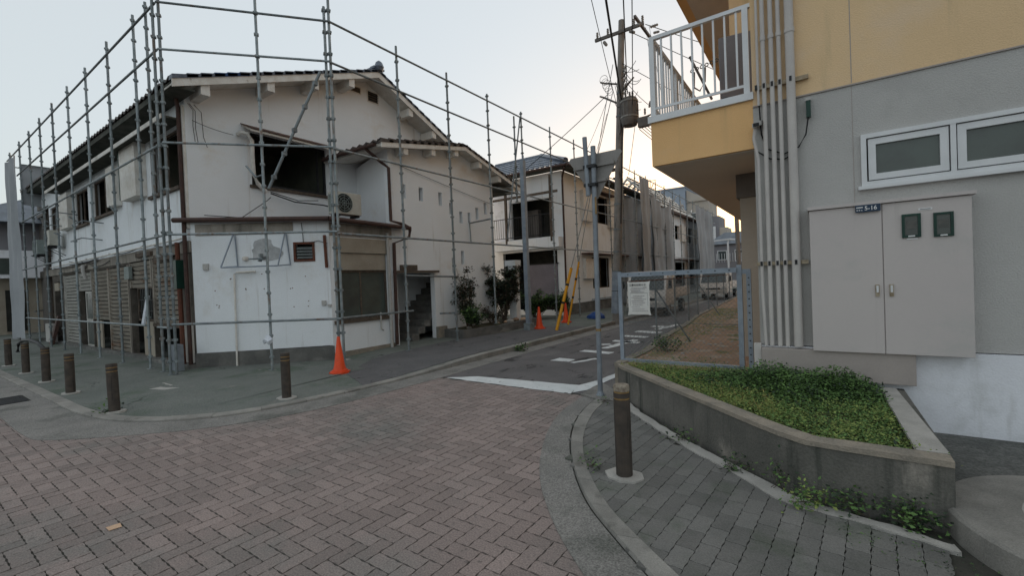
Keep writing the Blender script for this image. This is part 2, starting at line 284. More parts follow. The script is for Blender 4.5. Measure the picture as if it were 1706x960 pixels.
def inpoly(x, y, poly):
    c = False; n = len(poly)
    for i in range(n):
        x1, y1 = poly[i]; x2, y2 = poly[i-1]
        if (y1 > y) != (y2 > y) and x < (x2-x1)*(y-y1)/(y2-y1)+x1: c = not c
    return c
def resample(poly, step):
    out = []; 
    for (a, b) in zip(poly[:-1], poly[1:]):
        a = Vector(a); b = Vector(b); k = max(1, round((b-a).length/step))
        out += [a.lerp(b, i/k) for i in range(k)]
    return out+[Vector(poly[-1])]
def smooth_line(poly, it=2):
    for _ in range(it):
        q = [poly[0]]
        for a, b in zip(poly[:-1], poly[1:]):
            q += [(a[0]*.75+b[0]*.25, a[1]*.75+b[1]*.25), (a[0]*.25+b[0]*.75, a[1]*.25+b[1]*.75)]
        poly = q+[poly[-1]]
    return poly
# ------------------------------------------------------------------ ground
tag(one(lambda m: m.box(-900, 900, -900, 900, -.3, -.10), 'ground', 'ground'), kind='structure')
LK = smooth_line([(-15.2, 1.62), (-11, 1.66), (-8.86, 1.66), (-7.74, 1.88), (-6.78, 2.55), (-6.42, 3.57), (-6.28, 4.76), (-6.22, 5.81), (-6.16, 10)])   # kerb outer line, left pavement
LK = [(-45, 1.62)]+LK+[(-6.12, 15.3), (-6.15, 22), (-6.2, 40), (-6.3, 110)]
LG = smooth_line([(-10.3, 1.03), (-8.17, 1.03), (-7.75, 1.13), (-7.08, 1.68), (-6.36, 2.38), (-5.92, 3.31), (-5.78, 4.39), (-5.72, 5.9)])
LG = [(-45, 1.03)]+LG+[(-5.72, 10), (-5.66, 15.3), (-5.75, 40), (-5.9, 110)]
RO = smooth_line([(.6, .9), (-.3, 1.55), (-1.16, 2.27), (-1.56, 2.63), (-2.07, 3.25), (-2.5, 4.1), (-2.78, 4.92), (-2.86, 5.78)])
RG = smooth_line([(.9, 1.1), (0, 1.72), (-.85, 2.44), (-1.17, 2.71), (-1.55, 3.06), (-2.02, 3.75), (-2.37, 4.46), (-2.56, 5.11), (-2.64, 5.75)])
RI = smooth_line([(1.1, 1.25), (.15, 1.85), (-.7, 2.51), (-.98, 2.73), (-1.34, 3.03), (-1.72, 3.52), (-2.02, 4.03), (-2.24, 4.59), (-2.40, 5.2), (-2.44, 5.72)])
def sstep(a, b, x): t = max(0, min(1, (x-a)/(b-a))); return t*t*(3-2*t)
def walk_z(x, y): return .035+.085*sstep(5.0, 8.0, y)+.3*sstep(17, 60, y)*.0
# brick road
bed = one(lambda m: m.prism([(-45, 1.4), (-45, -12), (8, -12), (8, 1.2), (1, 1.2), (-1, 2.6), (-2.7, 5.0), (-2.9, 5.95), (-5.9, 5.95), (-6.1, 3.6), (-7.6, 1.7)], -.12, -.007), 'brick_road', 'joint'); tag(bed, kind='structure')
BW, GAP = .1125, .0078
def brick_outline(L, W, a=.0038):
    pts = []
    nl, ns = 5, 3
    for i in range(nl): pts.append((-L/2+L*i/nl+(0 if i == 0 else 0), -W/2+(a if i % 2 else -a*.6)))
    for i in range(ns): pts.append((L/2+(a if i % 2 else -a*.6), -W/2+W*i/ns))
    for i in range(nl): pts.append((L/2-L*i/nl, W/2+(-a if i % 2 else a*.6)))
    for i in range(ns): pts.append((-L/2+(-a if i % 2 else a*.6), W/2-W*i/ns))
    return pts
def add_brick(mb, cx, cy, L, W, rot, z, tx, ty, rv, h=.045):
    c, s_ = math.cos(rot), math.sin(rot); o = brick_outline(L, W); n = len(o); top = []; bot = []
    for x, y in o:
        X = cx+c*x-s_*y; Y = cy+s_*x+c*y; top.append((X, Y, z+tx*(X-cx)+ty*(Y-cy))); bot.append((X, Y, z-h))
    mb.add(top+bot, [tuple(range(n))]+[(i, n+i, n+(i+1) % n, (i+1) % n) for i in range(n)], 0, rv)
road_poly = [(-14, 1.2), (-14, -3.5), (3, -3.5), (3, -.4), (.6, 1.0)]+[(x+.14, y) for x, y in RO[1:]]+[(-2.75, 5.87), (-5.85, 5.9)]+[(x-.15, y+(.12 if x < -7 else .05)) for x, y in LG[::-1] if y < 5.8 and x > -14]
bl = []
for i in range(int(-14.2/BW), int(3.2/BW)):
    for j in range(int(-3.6/BW), int(6.1/BW)):
        k = (i-j) % 4
        if k == 0: x, y, r_ = (i+1)*BW, (j+.5)*BW, 0
        elif k == 3: x, y, r_ = (i+.5)*BW, (j+1)*BW, math.pi/2
        else: continue
        if inpoly(x, y, road_poly): bl.append((x, y, r_))
def paving(bl, L, W, parent, mname, name, base_z, zf=None, jit=.0012):
    def key(b):
        p = proj((b[0], b[1], 0)); 
        return p[2] if (p[2] > .3 and -20 < p[0] < 1726 and p[1] < 985) else 1e3+abs(p[2])
    bl = sorted(bl, key=key); proto = None; rest = MB()
    for q, (x, y, r_) in enumerate(bl):
        z = base_z+random.uniform(-jit, jit)+(zf(x, y) if zf else 0)
        tx, ty = random.uniform(-.010, .010), random.uniform(-.010, .010)
        if q < 300:
            if proto is None:
                mb = MB(); add_brick(mb, 0, 0, L, W, 0, 0, 0, 0, 0); o = mb.build(name, mname, None); proto = o
            else: o = bpy.data.objects.new(name, proto.data); COL.objects.link(o)
            o.parent = parent; o.location = (x, y, z); o.rotation_euler = (ty, -tx, r_+random.uniform(-.006, .006)); WM[o] = None
        else: add_brick(rest, x, y, L, W, r_, z, tx, ty, random.random())
    if rest.v:
        o = rest.build(name+'s_beyond', mname, parent, rnd=True); o['kind'] = 'stuff'
paving(bl, 2*BW-GAP, BW-GAP, bed, 'brick', 'brick', 0)
# side street asphalt
tag(one(lambda m: m.prism([(-6.2, 5.93), (-2.86, 5.93), (-2.55, 6.3), (-2.75, 12), (-3.4, 22), (-4.2, 40), (-5.2, 110), (-6.35, 110), (-6.2, 15)], -.09, .001), 'side_street', 'asphalt'), kind='structure')
# gutter strips, kerbs
def strip(name, A, B, z0, z1, m):
    n = min(len(A), len(B)); mb = MB()
    zf = z1 if callable(z1) else (lambda x, y: z1)
    for i in range(n-1):
        q = [A[i], A[i+1], B[i+1], B[i]]
        mb.hexa([(p[0], p[1], z0) for p in q]+[(p[0], p[1], zf(*p)) for p in q])
    return mb.build(name, m)
tag(strip('left_gutter', resample(LG, 99), resample(LK, 99), -.08, .006, 'conc') if len(LG) == len(LK) else one(lambda m: m.prism([tuple(p) for p in LG]+[tuple(p) for p in LK[::-1]], -.08, .006), 'left_gutter', 'conc'), kind='structure')
tag(one(lambda m: m.prism(list(RO)+list(RG[::-1]), -.08, .007), 'right_gutter', 'conc'), kind='structure')
def offset(poly, d):
    out = []
    for i, p in enumerate(poly):
        a = Vector(poly[max(i-1, 0)]); b = Vector(poly[min(i+1, len(poly)-1)]); t = (b-a).normalized(); out.append((p[0]-t.y*d, p[1]+t.x*d))
    return out
def kerb_run(line, width, zf, step, parent, side, zb=-.08, maxd=45):
    pts = [Vector(p) for p in line]; L = [0]
    for a, b in zip(pts[:-1], pts[1:]): L.append(L[-1]+(b-a).length)
    def at(s_):
        for i in range(len(pts)-1):
            if s_ <= L[i+1]: return pts[i].lerp(pts[i+1], (s_-L[i])/(L[i+1]-L[i]))
        return pts[-1]
    s_ = 0
    while s_ < L[-1]-.05:
        far = at(s_).length > maxd
        e = min(s_+(step if not far else 6), L[-1]); k = 2
        seg = [at(s_+.004+(e-s_-.008)*i/k) for i in range(k+1)]
        seg = [tuple(p) for p in seg]; inn = offset(seg, side*width); mb = MB(); dz = random.uniform(-.003, .003)
        c = .012
        ino = offset(seg, side*c)
        for i in range(k):
            A, B, C, D = seg[i], seg[i+1], inn[i+1], inn[i]; a2, b2 = ino[i], ino[i+1]
            za, zb2 = zf(*A)+dz, zf(*B)+dz
            mb.add([(A[0], A[1], zb), (B[0], B[1], zb), (C[0], C[1], zb), (D[0], D[1], zb), (A[0], A[1], za-c), (B[0], B[1], zb2-c), (b2[0], b2[1], zb2), (a2[0], a2[1], za), (C[0], C[1], zb2), (D[0], D[1], za)],
                   [(0, 1, 5, 4), (4, 5, 6, 7), (7, 6, 8, 9), (9, 8, 2, 3), (0, 4, 7, 9, 3), (1, 2, 8, 6, 5)])
        mb.build('kerb_stone', 'kerb', parent); s_ = e
# left pavement
LKi = offset(LK, .15)
mb = MB(); xs = [p for p in LKi]
walk_poly = list(LKi)+[(-60, 110), (-60, 1.77)]
mb2 = MB()
# gridded so the ramp along the side street has real height
fr = [p for p in LKi]
for a, b in zip(fr[:-1], fr[1:]):
    if b[1] < 2.2: A2, B2 = (a[0], 6.0), (b[0], 6.0)
    else: A2, B2 = (-13.5 if a[1] >= 2.2 else a[0], max(a[1], 6.0) if a[1] > 6 else 6.0), (-13.5, max(b[1], 6.0) if b[1] > 6 else 6.0)
    mb2.add([(p[0], p[1], walk_z(*p)-.004) for p in (a, b, B2, A2)], [(0, 1, 2, 3)])
wk = mb2.build('left_pavement', 'walk'); wk['kind'] = 'structure'
kerb_run(LK, .15, lambda x, y: walk_z(x, y)+.004, .6, wk, 1)
def flat(name, pts, z, m, th=.004, parent=None):
    mb = MB(); mb.prism(pts, z-th, z); return mb.build(name, m, parent)
def wob(pts, step=.12, a=.02):
    q = resample([Vector(p) for p in list(pts)+[pts[0]]], step)[:-1]; return [(p.x+random.uniform(-a, a), p.y+random.uniform(-a, a)) for p in q]
flat('asphalt_repair', wob([(-6.45, 4.75), (-6.42, 8), (-6.34, 13.5), (-7.7, 13.2), (-8.5, 9.4), (-8.4, 6.4), (-7.6, 5.2)]), .0, 'walk_new', parent=wk)
for v in bpy.data.objects['asphalt_repair'].data.vertices: v.co.z = walk_z(v.co.x, v.co.y)+(.004 if v.co.z > -.001 else -.01)
for pts in ([(-11.45, 3.95), (-9.2, 5.85), (-8.95, 5.62), (-11.2, 3.72)], [(-24, 4.1), (-24, 3.55), (-12.2, 3.35), (-11.5, 3.72), (-11.8, 4.1)], [(-9.2, 6.1), (-9.2, 7.9), (-8.9, 8.05), (-8.92, 6.0)], [(-10.3, 3.35), (-9.85, 3.3), (-9.9, 3.08), (-10.35, 3.1)],
            [(-9.95, 2.95), (-9.5, 3.1), (-9.55, 2.9), (-9.95, 2.8)], [(-8.1, 4.2), (-7.85, 4.35), (-7.8, 4.2), (-8.0, 4.1)]):
    flat('cement_patch', wob(pts), walk_z(*pts[0])+.003, 'pale_conc' if pts[0][0] > -11.4 else 'conc', parent=wk)
# right pavement with pavers
rw_poly = list(RI)+[(-2.41, 6.0), (-1.65, 5.21), (-.9, 4.48), (-.48, 4.16), (-.12, 3.83), (.3, 3.78), (.67, 3.78), (3.2, 3.2), (5, 0), (2, 0)]
rbed = one(lambda m: m.prism(rw_poly, -.08, .008), 'right_pavement', 'joint'); rbed['kind'] = 'structure'
kerb_run([(-p[0]*-1, p[1]) for p in RG], .0, lambda x, y: .02, 99, rbed, -1) if 0 else None
pts_in = RI
n = min(len(RG), len(RI))
def rs(poly, k):
    P_ = [Vector(p) for p in poly]; L = [0]
    for a, b in zip(P_[:-1], P_[1:]): L.append(L[-1]+(b-a).length)
    out = []
    for i in range(k+1):
        s_ = L[-1]*i/k
        for j in range(len(P_)-1):
            if s_ <= L[j+1]+1e-9: out.append(P_[j].lerp(P_[j+1], (s_-L[j])/max(1e-9, L[j+1]-L[j]))); break
    return out
ka, kb = rs(RG, 42), rs(RI, 42)
ka = [a_.lerp(b_, .10) for a_, b_ in zip(ka, kb)]
for i in range(0, 42, 3):
    mb = MB()
    for q in range(3):
        a, b, c, d = ka[i+q], ka[i+q+1], kb[i+q+1], kb[i+q]
        if q == 2: b = a.lerp(b, .96); c = d.lerp(c, .96)
        a2, b2 = a.lerp(d, .06), b.lerp(c, .06)
        mb.add([(a.x, a.y, 0), (b.x, b.y, 0), (a2.x, a2.y, .028), (b2.x, b2.y, .028), (d.x, d.y, .030), (c.x, c.y, .030), (d.x, d.y, -.02), (c.x, c.y, -.02)], [(0, 1, 3, 2), (2, 3, 5, 4), (4, 5, 7, 6), (0, 2, 4, 6), (1, 7, 5, 3)])
    mb.build('kerb_stone', 'kerb', rbed)
strip_in = smooth_line([(-2.3, 5.72), (-1.98, 5.31), (-1.06, 4.39), (-.57, 3.99), (-.27, 3.68), (.07, 3.66), (.38, 3.60), (.62, 3.52)])
strip_out = smooth_line([(-2.2, 5.80), (-1.84, 5.31), (-.95, 4.43), (-.50, 4.11), (-.2, 3.80), (.07, 3.74), (.38, 3.68), (.62, 3.60)])
pav_poly = [(p[0]-.09, p[1]-.05) for p in RI]+[(p[0], p[1]+.06) for p in strip_in]+[(1.0, 3.2), (3, 2.6), (3, .6)]
pl_ = []
for i in range(-24, 32):
    for j in range(0, 30):
        x = i*.118; y = j*.218+(.109 if i % 2 else 0)
        ca, sa = math.cos(-.08), math.sin(-.08); X, Y = x*ca-y*sa, x*sa+y*ca
        if inpoly(X, Y, pav_poly) and not (X > .55 and Y > 3.15): pl_.append((X, Y, math.pi/2-.08))
paving(pl_, .218-.004, .118-.004, rbed, 'paver', 'paver', .024)
bpy.ops.object.select_all(action='DESELECT')
flat('cement_edging', wob(list(strip_in)+list(strip_out[::-1]), .1, .012), .034, 'pale_conc', .03, rbed)
flat('cement_corner', wob([(-2.9, 5.82), (-2.5, 5.62), (-2.28, 5.75), (-2.45, 6.15), (-2.9, 6.6)], .1, .015), .033, 'conc', .03, rbed)
# entrance slab and round step
slab = one(lambda m: m.prism([(.66, 3.7), (4.5, 3.4), (6.5, 5.99), (.66, 5.99)], -.05, .03), 'entrance_slab', 'slab_dark'); slab['kind'] = 'structure'
mb = MB(); mb.lathe((1.42, 3.88, 0), [(.80, -.02), (.80, .10), (.80, .155), (.785, .172), (.74, .176), (.45, .180)], 48, 0); mb.lathe((1.42, 3.88, 0), [(.45, .170), (.45, .182)], 32, 1)
tag(mb.build('round_step', ['kerb', 'pale_conc']), 'low round concrete step beside the planter wall at the building entrance', 'step')
# road paint
def paint(name, pts, z=.005, parent=None): return flat(name, pts, z, 'roadpaint', .004, parent)
st = bpy.data.objects['side_street']
paint('stop_line', wob([(-5.6, 5.9), (-5.15, 6.22), (-3.2, 6.38), (-3.08, 5.86), (-3.9, 5.86)], .15, .012), .007, st)
paint('edge_line', wob([(-3.20, 6.35), (-3.07, 5.9), (-2.96, 6.15), (-2.86, 7.6), (-2.98, 7.6), (-3.06, 6.9)], .15, .012), .0105, st)
for q in ([(-4.72, 8.12), (-4.30, 8.12), (-4.28, 8.42), (-4.70, 8.45)], [(-4.22, 8.1), (-4.12, 8.05), (-3.88, 8.62), (-3.98, 8.7)], [(-4.66, 9.4), (-4.28, 9.35), (-3.9, 9.3), (-3.88, 9.55), (-4.3, 9.62), (-4.66, 9.62)],
          [(-4.72, 10.6), (-4.55, 10.5), (-4.35, 10.62), (-4.5, 10.75)], [(-4.4, 10.0), (-4.2, 10.0), (-4.0, 11.6), (-4.2, 11.7)], [(-4.6, 11.2), (-3.85, 11.0), (-3.82, 11.25), (-4.6, 11.45)],
          [(-4.7, 12.2), (-4.0, 12.1), (-4.0, 12.4), (-4.7, 12.5)], [(-4.75, 13.3), (-3.95, 13.1), (-3.92, 13.5), (-4.7, 13.7)], [(-4.4, 14.2), (-4.2, 14.1), (-3.9, 15.6), (-4.1, 15.8)], [(-4.7, 14.8), (-4.2, 14.7), (-4.2, 15.1), (-4.7, 15.2)], [(-3.95, 16.2), (-3.6, 16.2), (-3.6, 16.9), (-3.95, 16.9)]):
    paint('worn_marking', wob(q, .12, .02), .0065, st)
# ------------------------------------------------------------------ white corner house
HX, HY = -11.6, 4.15
house = thing('white_house', 'white stuccoed two-storey corner house with rolled shutters under scaffolding', 'house', (HX, HY, 0))
PF = PL((HX, HY), u=(-1, 0), out=(0, -1)); PU = PL((HX, HY), u=(0, 1), out=(1, 0))
RY, RZ = 9.1, 8.32
def rz_(y): return RZ-.385*abs(y-RY) if y < RY else RZ-.45*(y-RY)
# upper gable wall
wb = MB()
PU.wall(wb, [(.004, 0), (9.1, 0), (9.1, rz_(HY+9.1)-.16), (RY-HY, RZ-.16), (.004, rz_(HY)-.16)], [(1.38, 4.39, 3.44, 5.70)], .16)
wb.build('gable_wall', 'stucco_up', house)
wb = MB()
F_holes = [(.45, 4.22, 2.25, 5.55), (5.25, 4.25, 7.35, 5.38), (7.95, 4.2, 9.5, 5.35), (12.0, 4.2, 13.2, 5.3),
           (.62, .12, 2.55, 2.66), (2.6, .12, 4.3, 2.66), (4.4, .1, 8.05, 2.60), (8.1, .1, 9.7, 2.60), (9.75, .1, 11.75, 2.60), (11.95, .3, 13.2, 2.4)]
PF.wall(wb, [(.004, 2.90), (13.5, 2.90), (13.5, 5.5), (15.6, 5.5), (15.6, rz_(HY)-.1), (.004, rz_(HY)-.1)], [h for h in F_holes if h[1] > 2.7], .16)
wb.build('front_wall', 'stucco', house)
wb = MB(); PF.wall(wb, [(.004, 0), (13.5, 0), (13.5, 2.895), (.004, 2.895)], [h for h in F_holes if h[1] < 2.7], .15)
wb.build('shop_front_wall', 'shop_wall', house)
one(lambda m: m.box(-27.2, -27.05, HY+.16, 13.3, 0, 6.2), 'end_wall', 'brown_sheet', house)
one(lambda m: m.box(-27.05, HX-.16, 13.1, 13.3, 0, 6.3), 'rear_wall', 'stucco', house)
one(lambda m: m.box(-27.05, HX-.17, HY+.17, 13.1, 2.85, 3.0), 'floor', 'wood_old', house)
one(lambda m: m.box(-25.0, HX-.17, 7.6, 7.7, 3.0, 6.0), 'inner_wall', 'inside', house)
for q in (-25.2, -25.9, -26.6): one(lambda m: m.box(q-.05, q+.05, HY+.2, HY+.3, 0, 5.9), 'bare_post', 'wood_old', house)
one(lambda m: m.box(-27.04, -25.1, 5.0, 5.1, 0, 5.9), 'bay_shade_sheet', 'dark', house)  # near-black sheet added so the open end bay reads as deep shade
one(lambda m: m.box(-25.1, -25.0, HY+.17, 7.6, 3.0, 5.9), 'partition', 'dark', house)  # side of the bay, its shade put into the near-black colour
one(lambda m: m.box(-27.05, HX-.17, 5.6, 5.7, 0, 2.85), 'inner_wall', 'dark', house)  # near-black colour stands in for the shade behind the ground-floor openings
one(lambda m: m.box(-27.05, HX-.17, HY+.17, 13.1, 5.95, 6.0), 'ceiling', 'wood_old', house)
for q in (-14.1, -16.6, -19.3, -23.2): one(lambda m: m.box(q, q+.08, HY+.17, 7.6, 3.0, 5.95), 'partition', 'inside', house)
# dark band over the shop fronts
one(lambda m: PF.box(m, .02, 15.5, 2.66, 2.92, .003, .03), 'fascia_band', 'stain_band', house)
one(lambda m: PF.box(m, 0, 15.6, 0, .12, .0, .14), 'front_step', 'plinth', house)
# roof
def tile_roof(name, parent, x0, x1, ya, za, yb, zb, m, along='x', period=.27, course=.26, th=.05, x1b=None):
    """wavy tiled slope from the eave (ya,za) up to the ridge (yb,zb), running x0..x1"""
    L = math.hypot(yb-ya, zb-za); nc = max(2, int(L/course)); nx = max(2, int(abs(x1-x0)/period))
    sub = 4; mb = MB(); X = [x0+(x1-x0)*i/(nx*sub) for i in range(nx*sub+1)]
    wv = [.032*math.cos(2*math.pi*(i % sub)/sub) for i in range(nx*sub+1)]
    for c in range(nc):
        f0, f1 = c/nc, (c+1)/nc; r_ = random.random()
        y0, z0, y1, z1 = ya+(yb-ya)*f0, za+(zb-za)*f0, ya+(yb-ya)*f1, za+(zb-za)*f1
        b = len(mb.v); N_ = len(X)
        for (yy, zz, dz, ff) in ((y0, z0, 0., f0), (y0, z0, .045, f0), (y1, z1, .012, f1)):
            lim = None if x1b is None else x1+(x1b-x1)*ff
            for i, x in enumerate(X):
                if lim is not None: x = min(x, lim) if x1 > x0 else max(x, lim)
                p = (x, yy, zz+dz+wv[i]) if along == 'x' else (yy, x, zz+dz+wv[i]); mb.v.append(p)
        for rw in (0, 1):
            for i in range(N_-1):
                mb.f.append((b+rw*N_+i, b+rw*N_+i+1, b+(rw+1)*N_+i+1, b+(rw+1)*N_+i)); mb.m.append(0); mb.r.append(((i//sub)*.37+c*.61) % 1)
    o = mb.build(name, m, parent, rnd=True); o['kind'] = 'stuff'; return o
EY, EZ = 3.72, rz_(3.72)
tile_roof('roof_tiles', house, -27.4, -11.15, EY, EZ, RY, RZ, 'tile_brown')
tile_roof('roof_tiles', house, -27.4, -10.95, 13.6, rz_(13.6), RY, RZ, 'tile')
# deck under the tiles, verge tiles, barge boards, purlins
mb = MB()
for a, b in ((EY+.04, RY), (RY, 13.55)):
    mb.hexa([(x, y, rz_(y)-dz) for dz in (.12, .035) for x, y in ((-27.4, a), (-11.0, a), (-11.0, b), (-27.4, b))])
mb.build('roof_deck', 'soffit', house)
def verge(par, x, y0, z0, y1, z1, m, w_=.17, step=.26, first=None):
    k = max(1, int(abs(y1-y0)/step))
    for i in range(k):
        mb = MB(); f0, f1 = i/k, (i+1)/k+.04
        a, za = y0+(y1-y0)*f0, z0+(z1-z0)*f0; b, zb = y0+(y1-y0)*f1, z0+(z1-z0)*f1
        mb.hexa([(x-w_, a, za-.03), (x+.02, a, za-.03), (x+.02, b, zb-.04), (x-w_, b, zb-.04), (x-w_, a, za+.065), (x+.02, a, za+.06), (x+.02, b, zb+.02), (x-w_, b, zb+.025)])
        mb.build('verge_tile', m if not (first and i in first) else 'tile_blue', par)
verge(house, -10.95, EY, EZ, RY, RZ+.01, 'tile', first=(3, 4))
verge(house, -10.95, 13.6, rz_(13.6), RY, RZ+.01, 'tile')
for a, b in ((EY, RY), (RY, 13.58)):
    mb = MB(); x0, x1 = -10.98, -10.95
    mb.hexa([(x0, a, rz_(a)-.20), (x1, a, rz_(a)-.20), (x1, b, rz_(b)-.20), (x0, b, rz_(b)-.20), (x0, a, rz_(a)-.025), (x1, a, rz_(a)-.025), (x1, b, rz_(b)-.025), (x0, b, rz_(b)-.025)]); mb.build('barge_board', 'white_paint', house)
    mb = MB(); mb.hexa([(-11.6, a, rz_(a)-.16), (-10.985, a, rz_(a)-.16), (-10.985, b, rz_(b)-.16), (-11.6, b, rz_(b)-.16), (-11.6, a, rz_(a)-.125), (-10.985, a, rz_(a)-.125), (-10.985, b, rz_(b)-.125), (-11.6, b, rz_(b)-.125)]); mb.build('verge_soffit', 'white_paint', house)
for y in (4.35, 5.8, 7.0, 8.15, 10.4, 11.45, 12.5): one(lambda m: m.box(-11.59, -10.99, y-.09, y+.09, rz_(y)-.42, rz_(y)-.17), 'purlin_end', 'white_paint', house)
one(lambda m: m.tube([(-27.4, RY, RZ+.08), (-10.92, RY, RZ+.08)], .13, 10), 'ridge_tiles', 'tile', house, smooth=True)
one(lambda m: m.lathe((-10.92, RY, RZ), [(.10, 0), (.15, .1), (.1, .24), (.03, .30)], 10), 'ridge_end_tile', 'tile', house)
one(lambda m: m.box(-27.4, -11.0, EY+.02, HY, EZ-.17, EZ-.13), 'eave_soffit', 'soffit', house)

# vents in the gable
for a0, a1, z0, z1 in ((4.15, 4.75, 7.70, 7.92), (4.98, 5.42, 7.58, 7.95)):
    mb = MB(); PU.ring(mb, a0, z0, a1, z1, .03, 0, .02)
    v = mb.build('gable_vent', 'white_paint', house)
    for k in range(4): one(lambda m: PU.box(m, a0+.03, a1-.03, z0+.04+k*(z1-z0-.06)/4, z0+.065+k*(z1-z0-.06)/4, .0, .025), 'louvre', 'wood_old', v)
    one(lambda m: PU.box(m, a0+.03, a1-.03, z0+.03, z1-.03, 0.001, .004), 'vent_back', 'dark', v)
# upper side window with awning
window(PU, house, 1.38, 4.39, 3.44, 5.70, 'dark_metal', 'glass', splits=(3.2,), glass=False, w_=.06)
one(lambda m: PU.box(m, 3.2, 3.22, 4.45, 5.64, -.12, -.04), 'sliding_sash', 'dark_metal', house)
mb = MB()
mb.hexa([PU.pt(1.2, 5.80, 0), PU.pt(3.62, 5.80, 0), PU.pt(3.62, 5.58, .48), PU.pt(1.2, 5.58, .48), PU.pt(1.2, 5.84, 0), PU.pt(3.62, 5.84, 0), PU.pt(3.62, 5.63, .48), PU.pt(1.2, 5.63, .48)])
aw = mb.build('awning', 'white_paint', house)
one(lambda m: m.hexa([PU.pt(1.17, 5.845, 0), PU.pt(3.65, 5.845, 0), PU.pt(3.65, 5.635, .51), PU.pt(1.17, 5.635, .51), PU.pt(1.17, 5.87, 0), PU.pt(3.65, 5.87, 0), PU.pt(3.65, 5.66, .51), PU.pt(1.17, 5.66, .51)]), 'awning_sheet', 'brown_roof', aw)
one(lambda m: PU.box(m, 1.32, 3.5, 4.31, 4.38, -.02, .05), 'window_sill', 'wood_old', house)
# front windows upstairs
for a0, z0, a1, z1, sp in ((.45, 4.22, 2.25, 5.55, (1.3,)), (5.25, 4.25, 7.35, 5.38, (6.3,)), (7.95, 4.2, 9.5, 5.35, (8.7,)), (12.0, 4.2, 13.2, 5.3, ())):
    window(PF, house, a0, z0, a1, z1, 'wood_old', 'glass', splits=sp, glass=False)
    one(lambda m: PF.box(m, a0-.08, a1+.08, z0-.08, z0-.005, -.02, .07), 'window_sill', 'wood_old', house)
sb = one(lambda m: PF.box(m, 2.55, 3.75, 4.28, 5.72, .003, .24), 'shutter_box', 'white_paint', house)
one(lambda m: PF.box(m, 3.76, 3.80, 4.3, 5.7, .003, .25), 'open_side_shade', 'green_box', sb)  # dark panel stands in for the shade in the box's open side
one(lambda m: PF.box(m, 4.55, 5.15, 4.3, 5.4, .003, .2), 'shutter_box', 'white_paint', house)
one(lambda m: PF.box(m, 9.6, 10.9, 4.2, 5.4, .003, .2), 'shutter_box', 'white_paint', house)
fa = one(lambda m: PF.box(m, .1, 11.5, 5.62, 5.66, .003, .40), 'front_awning', 'soffit', house)
one(lambda m: PF.box(m, .1, 11.5, 5.58, 5.68, .402, .42), 'awning_edge', 'white_paint', fa)
# shop fronts
def shutter(par, a0, a1, z0, z1, m='shutter', d=-.06):
    o = one(lambda mm: PF.box(mm, a0+.02, a1-.02, z0, z1, d-.02, d-.003), 'roller_shutter', 'dark', par)
    for q in (a0, a1-.05): one(lambda mm: PF.box(mm, q, q+.05, z0, z1, d, d+.06), 'guide_rail', m, o)
    k = max(2, int((z1-z0)/.115))
    for i in range(k):
        zz = z0+(z1-z0)*i/k; h = (z1-z0)/k; mb = MB()
        mb.hexa([PF.pt(a0+.05, zz, d), PF.pt(a1-.05, zz, d), PF.pt(a1-.05, zz, d+.012), PF.pt(a0+.05, zz, d+.012), PF.pt(a0+.05, zz+h-.028, d), PF.pt(a1-.05, zz+h-.028, d), PF.pt(a1-.05, zz+h-.028, d+.055), PF.pt(a0+.05, zz+h-.028, d+.055)])
        mb.build('slat', m, o)
    return o
shutter(house, .64, 2.53, 1.0, 2.66)
one(lambda m: PF.box(m, .62, 2.55, .92, 1.0, -.05, .03), 'shutter_rail', 'wood_old', house)
one(lambda m: PF.box(m, .62, .78, .12, .92, -.05, .0), 'beige_post', 'beige_panel', house)
shutter(house, 2.62, 4.28, 1.95, 2.66)
one(lambda m: PF.box(m, 2.64, 3.45, .12, 1.03, -.07, -.03), 'door_panel', 'beige_panel', house)
dl = MB(); PF.ring(dl, 2.64, 1.05, 3.9, 1.95, .04, -.09, -.05); dl = dl.build('lattice_window', 'wood_old', house)
for k in range(7): one(lambda m: PF.box(m, 2.75+k*.15, 2.765+k*.15, 1.09, 1.91, -.085, -.06), 'bar', 'dark_metal', dl)
for k in range(2): one(lambda m: PF.box(m, 2.68, 3.86, 1.3+k*.3, 1.315+k*.3, -.083, -.062), 'bar', 'dark_metal', dl)
one(lambda m: PF.box(m, 2.68, 3.86, 1.09, 1.91, -.12, -.11), 'pane', 'frost', dl)
shutter(house, 4.45, 6.3, .12, 2.60); shutter(house, 6.32, 8.03, 1.02, 2.60)
one(lambda m: PF.box(m, 7.35, 8.0, .1, .98, -.09, -.05), 'door_panel', 'beige_panel', house)
shutter(house, 8.12, 9.68, 1.98, 2.60, 'shutter_white')
gd = MB(); PF.ring(gd, 8.15, .1, 9.0, 1.95, .06, -.08, -.03); PF.box(gd, 8.2, 8.95, .95, 1.02, -.075, -.035); gd = gd.build('glazed_door', 'shutter_white', house)
one(lambda m: PF.box(m, 8.21, 8.94, .16, 1.9, -.06, -.05), 'pane', 'frost', gd)
shutter(house, 9.78, 11.72, .12, 2.60, 'shutter_white')
for z0, z1, a0, a1 in ((2.45, 2.62, 1.0, 2.1), (2.62, 2.75, 2.3, 3.4)): one(lambda m: PF.box(m, a0, a1, z0+.12, z1+.10, .03, .09), 'sign_rail', 'wood_old', house)
one(lambda m: PF.box(m, 4.0, 4.4, 2.2, 2.55, .01, .09), 'meter_box', 'ac_grey', house)
one(lambda m: PF.box(m, .35, .6, 1.85, 2.5, .003, .2), 'switch_box', 'green_box', house)
one(lambda m: PF.box(m, .1, .5, .15, 1.0, .003, .05), 'pale_board', 'white_paint', house)
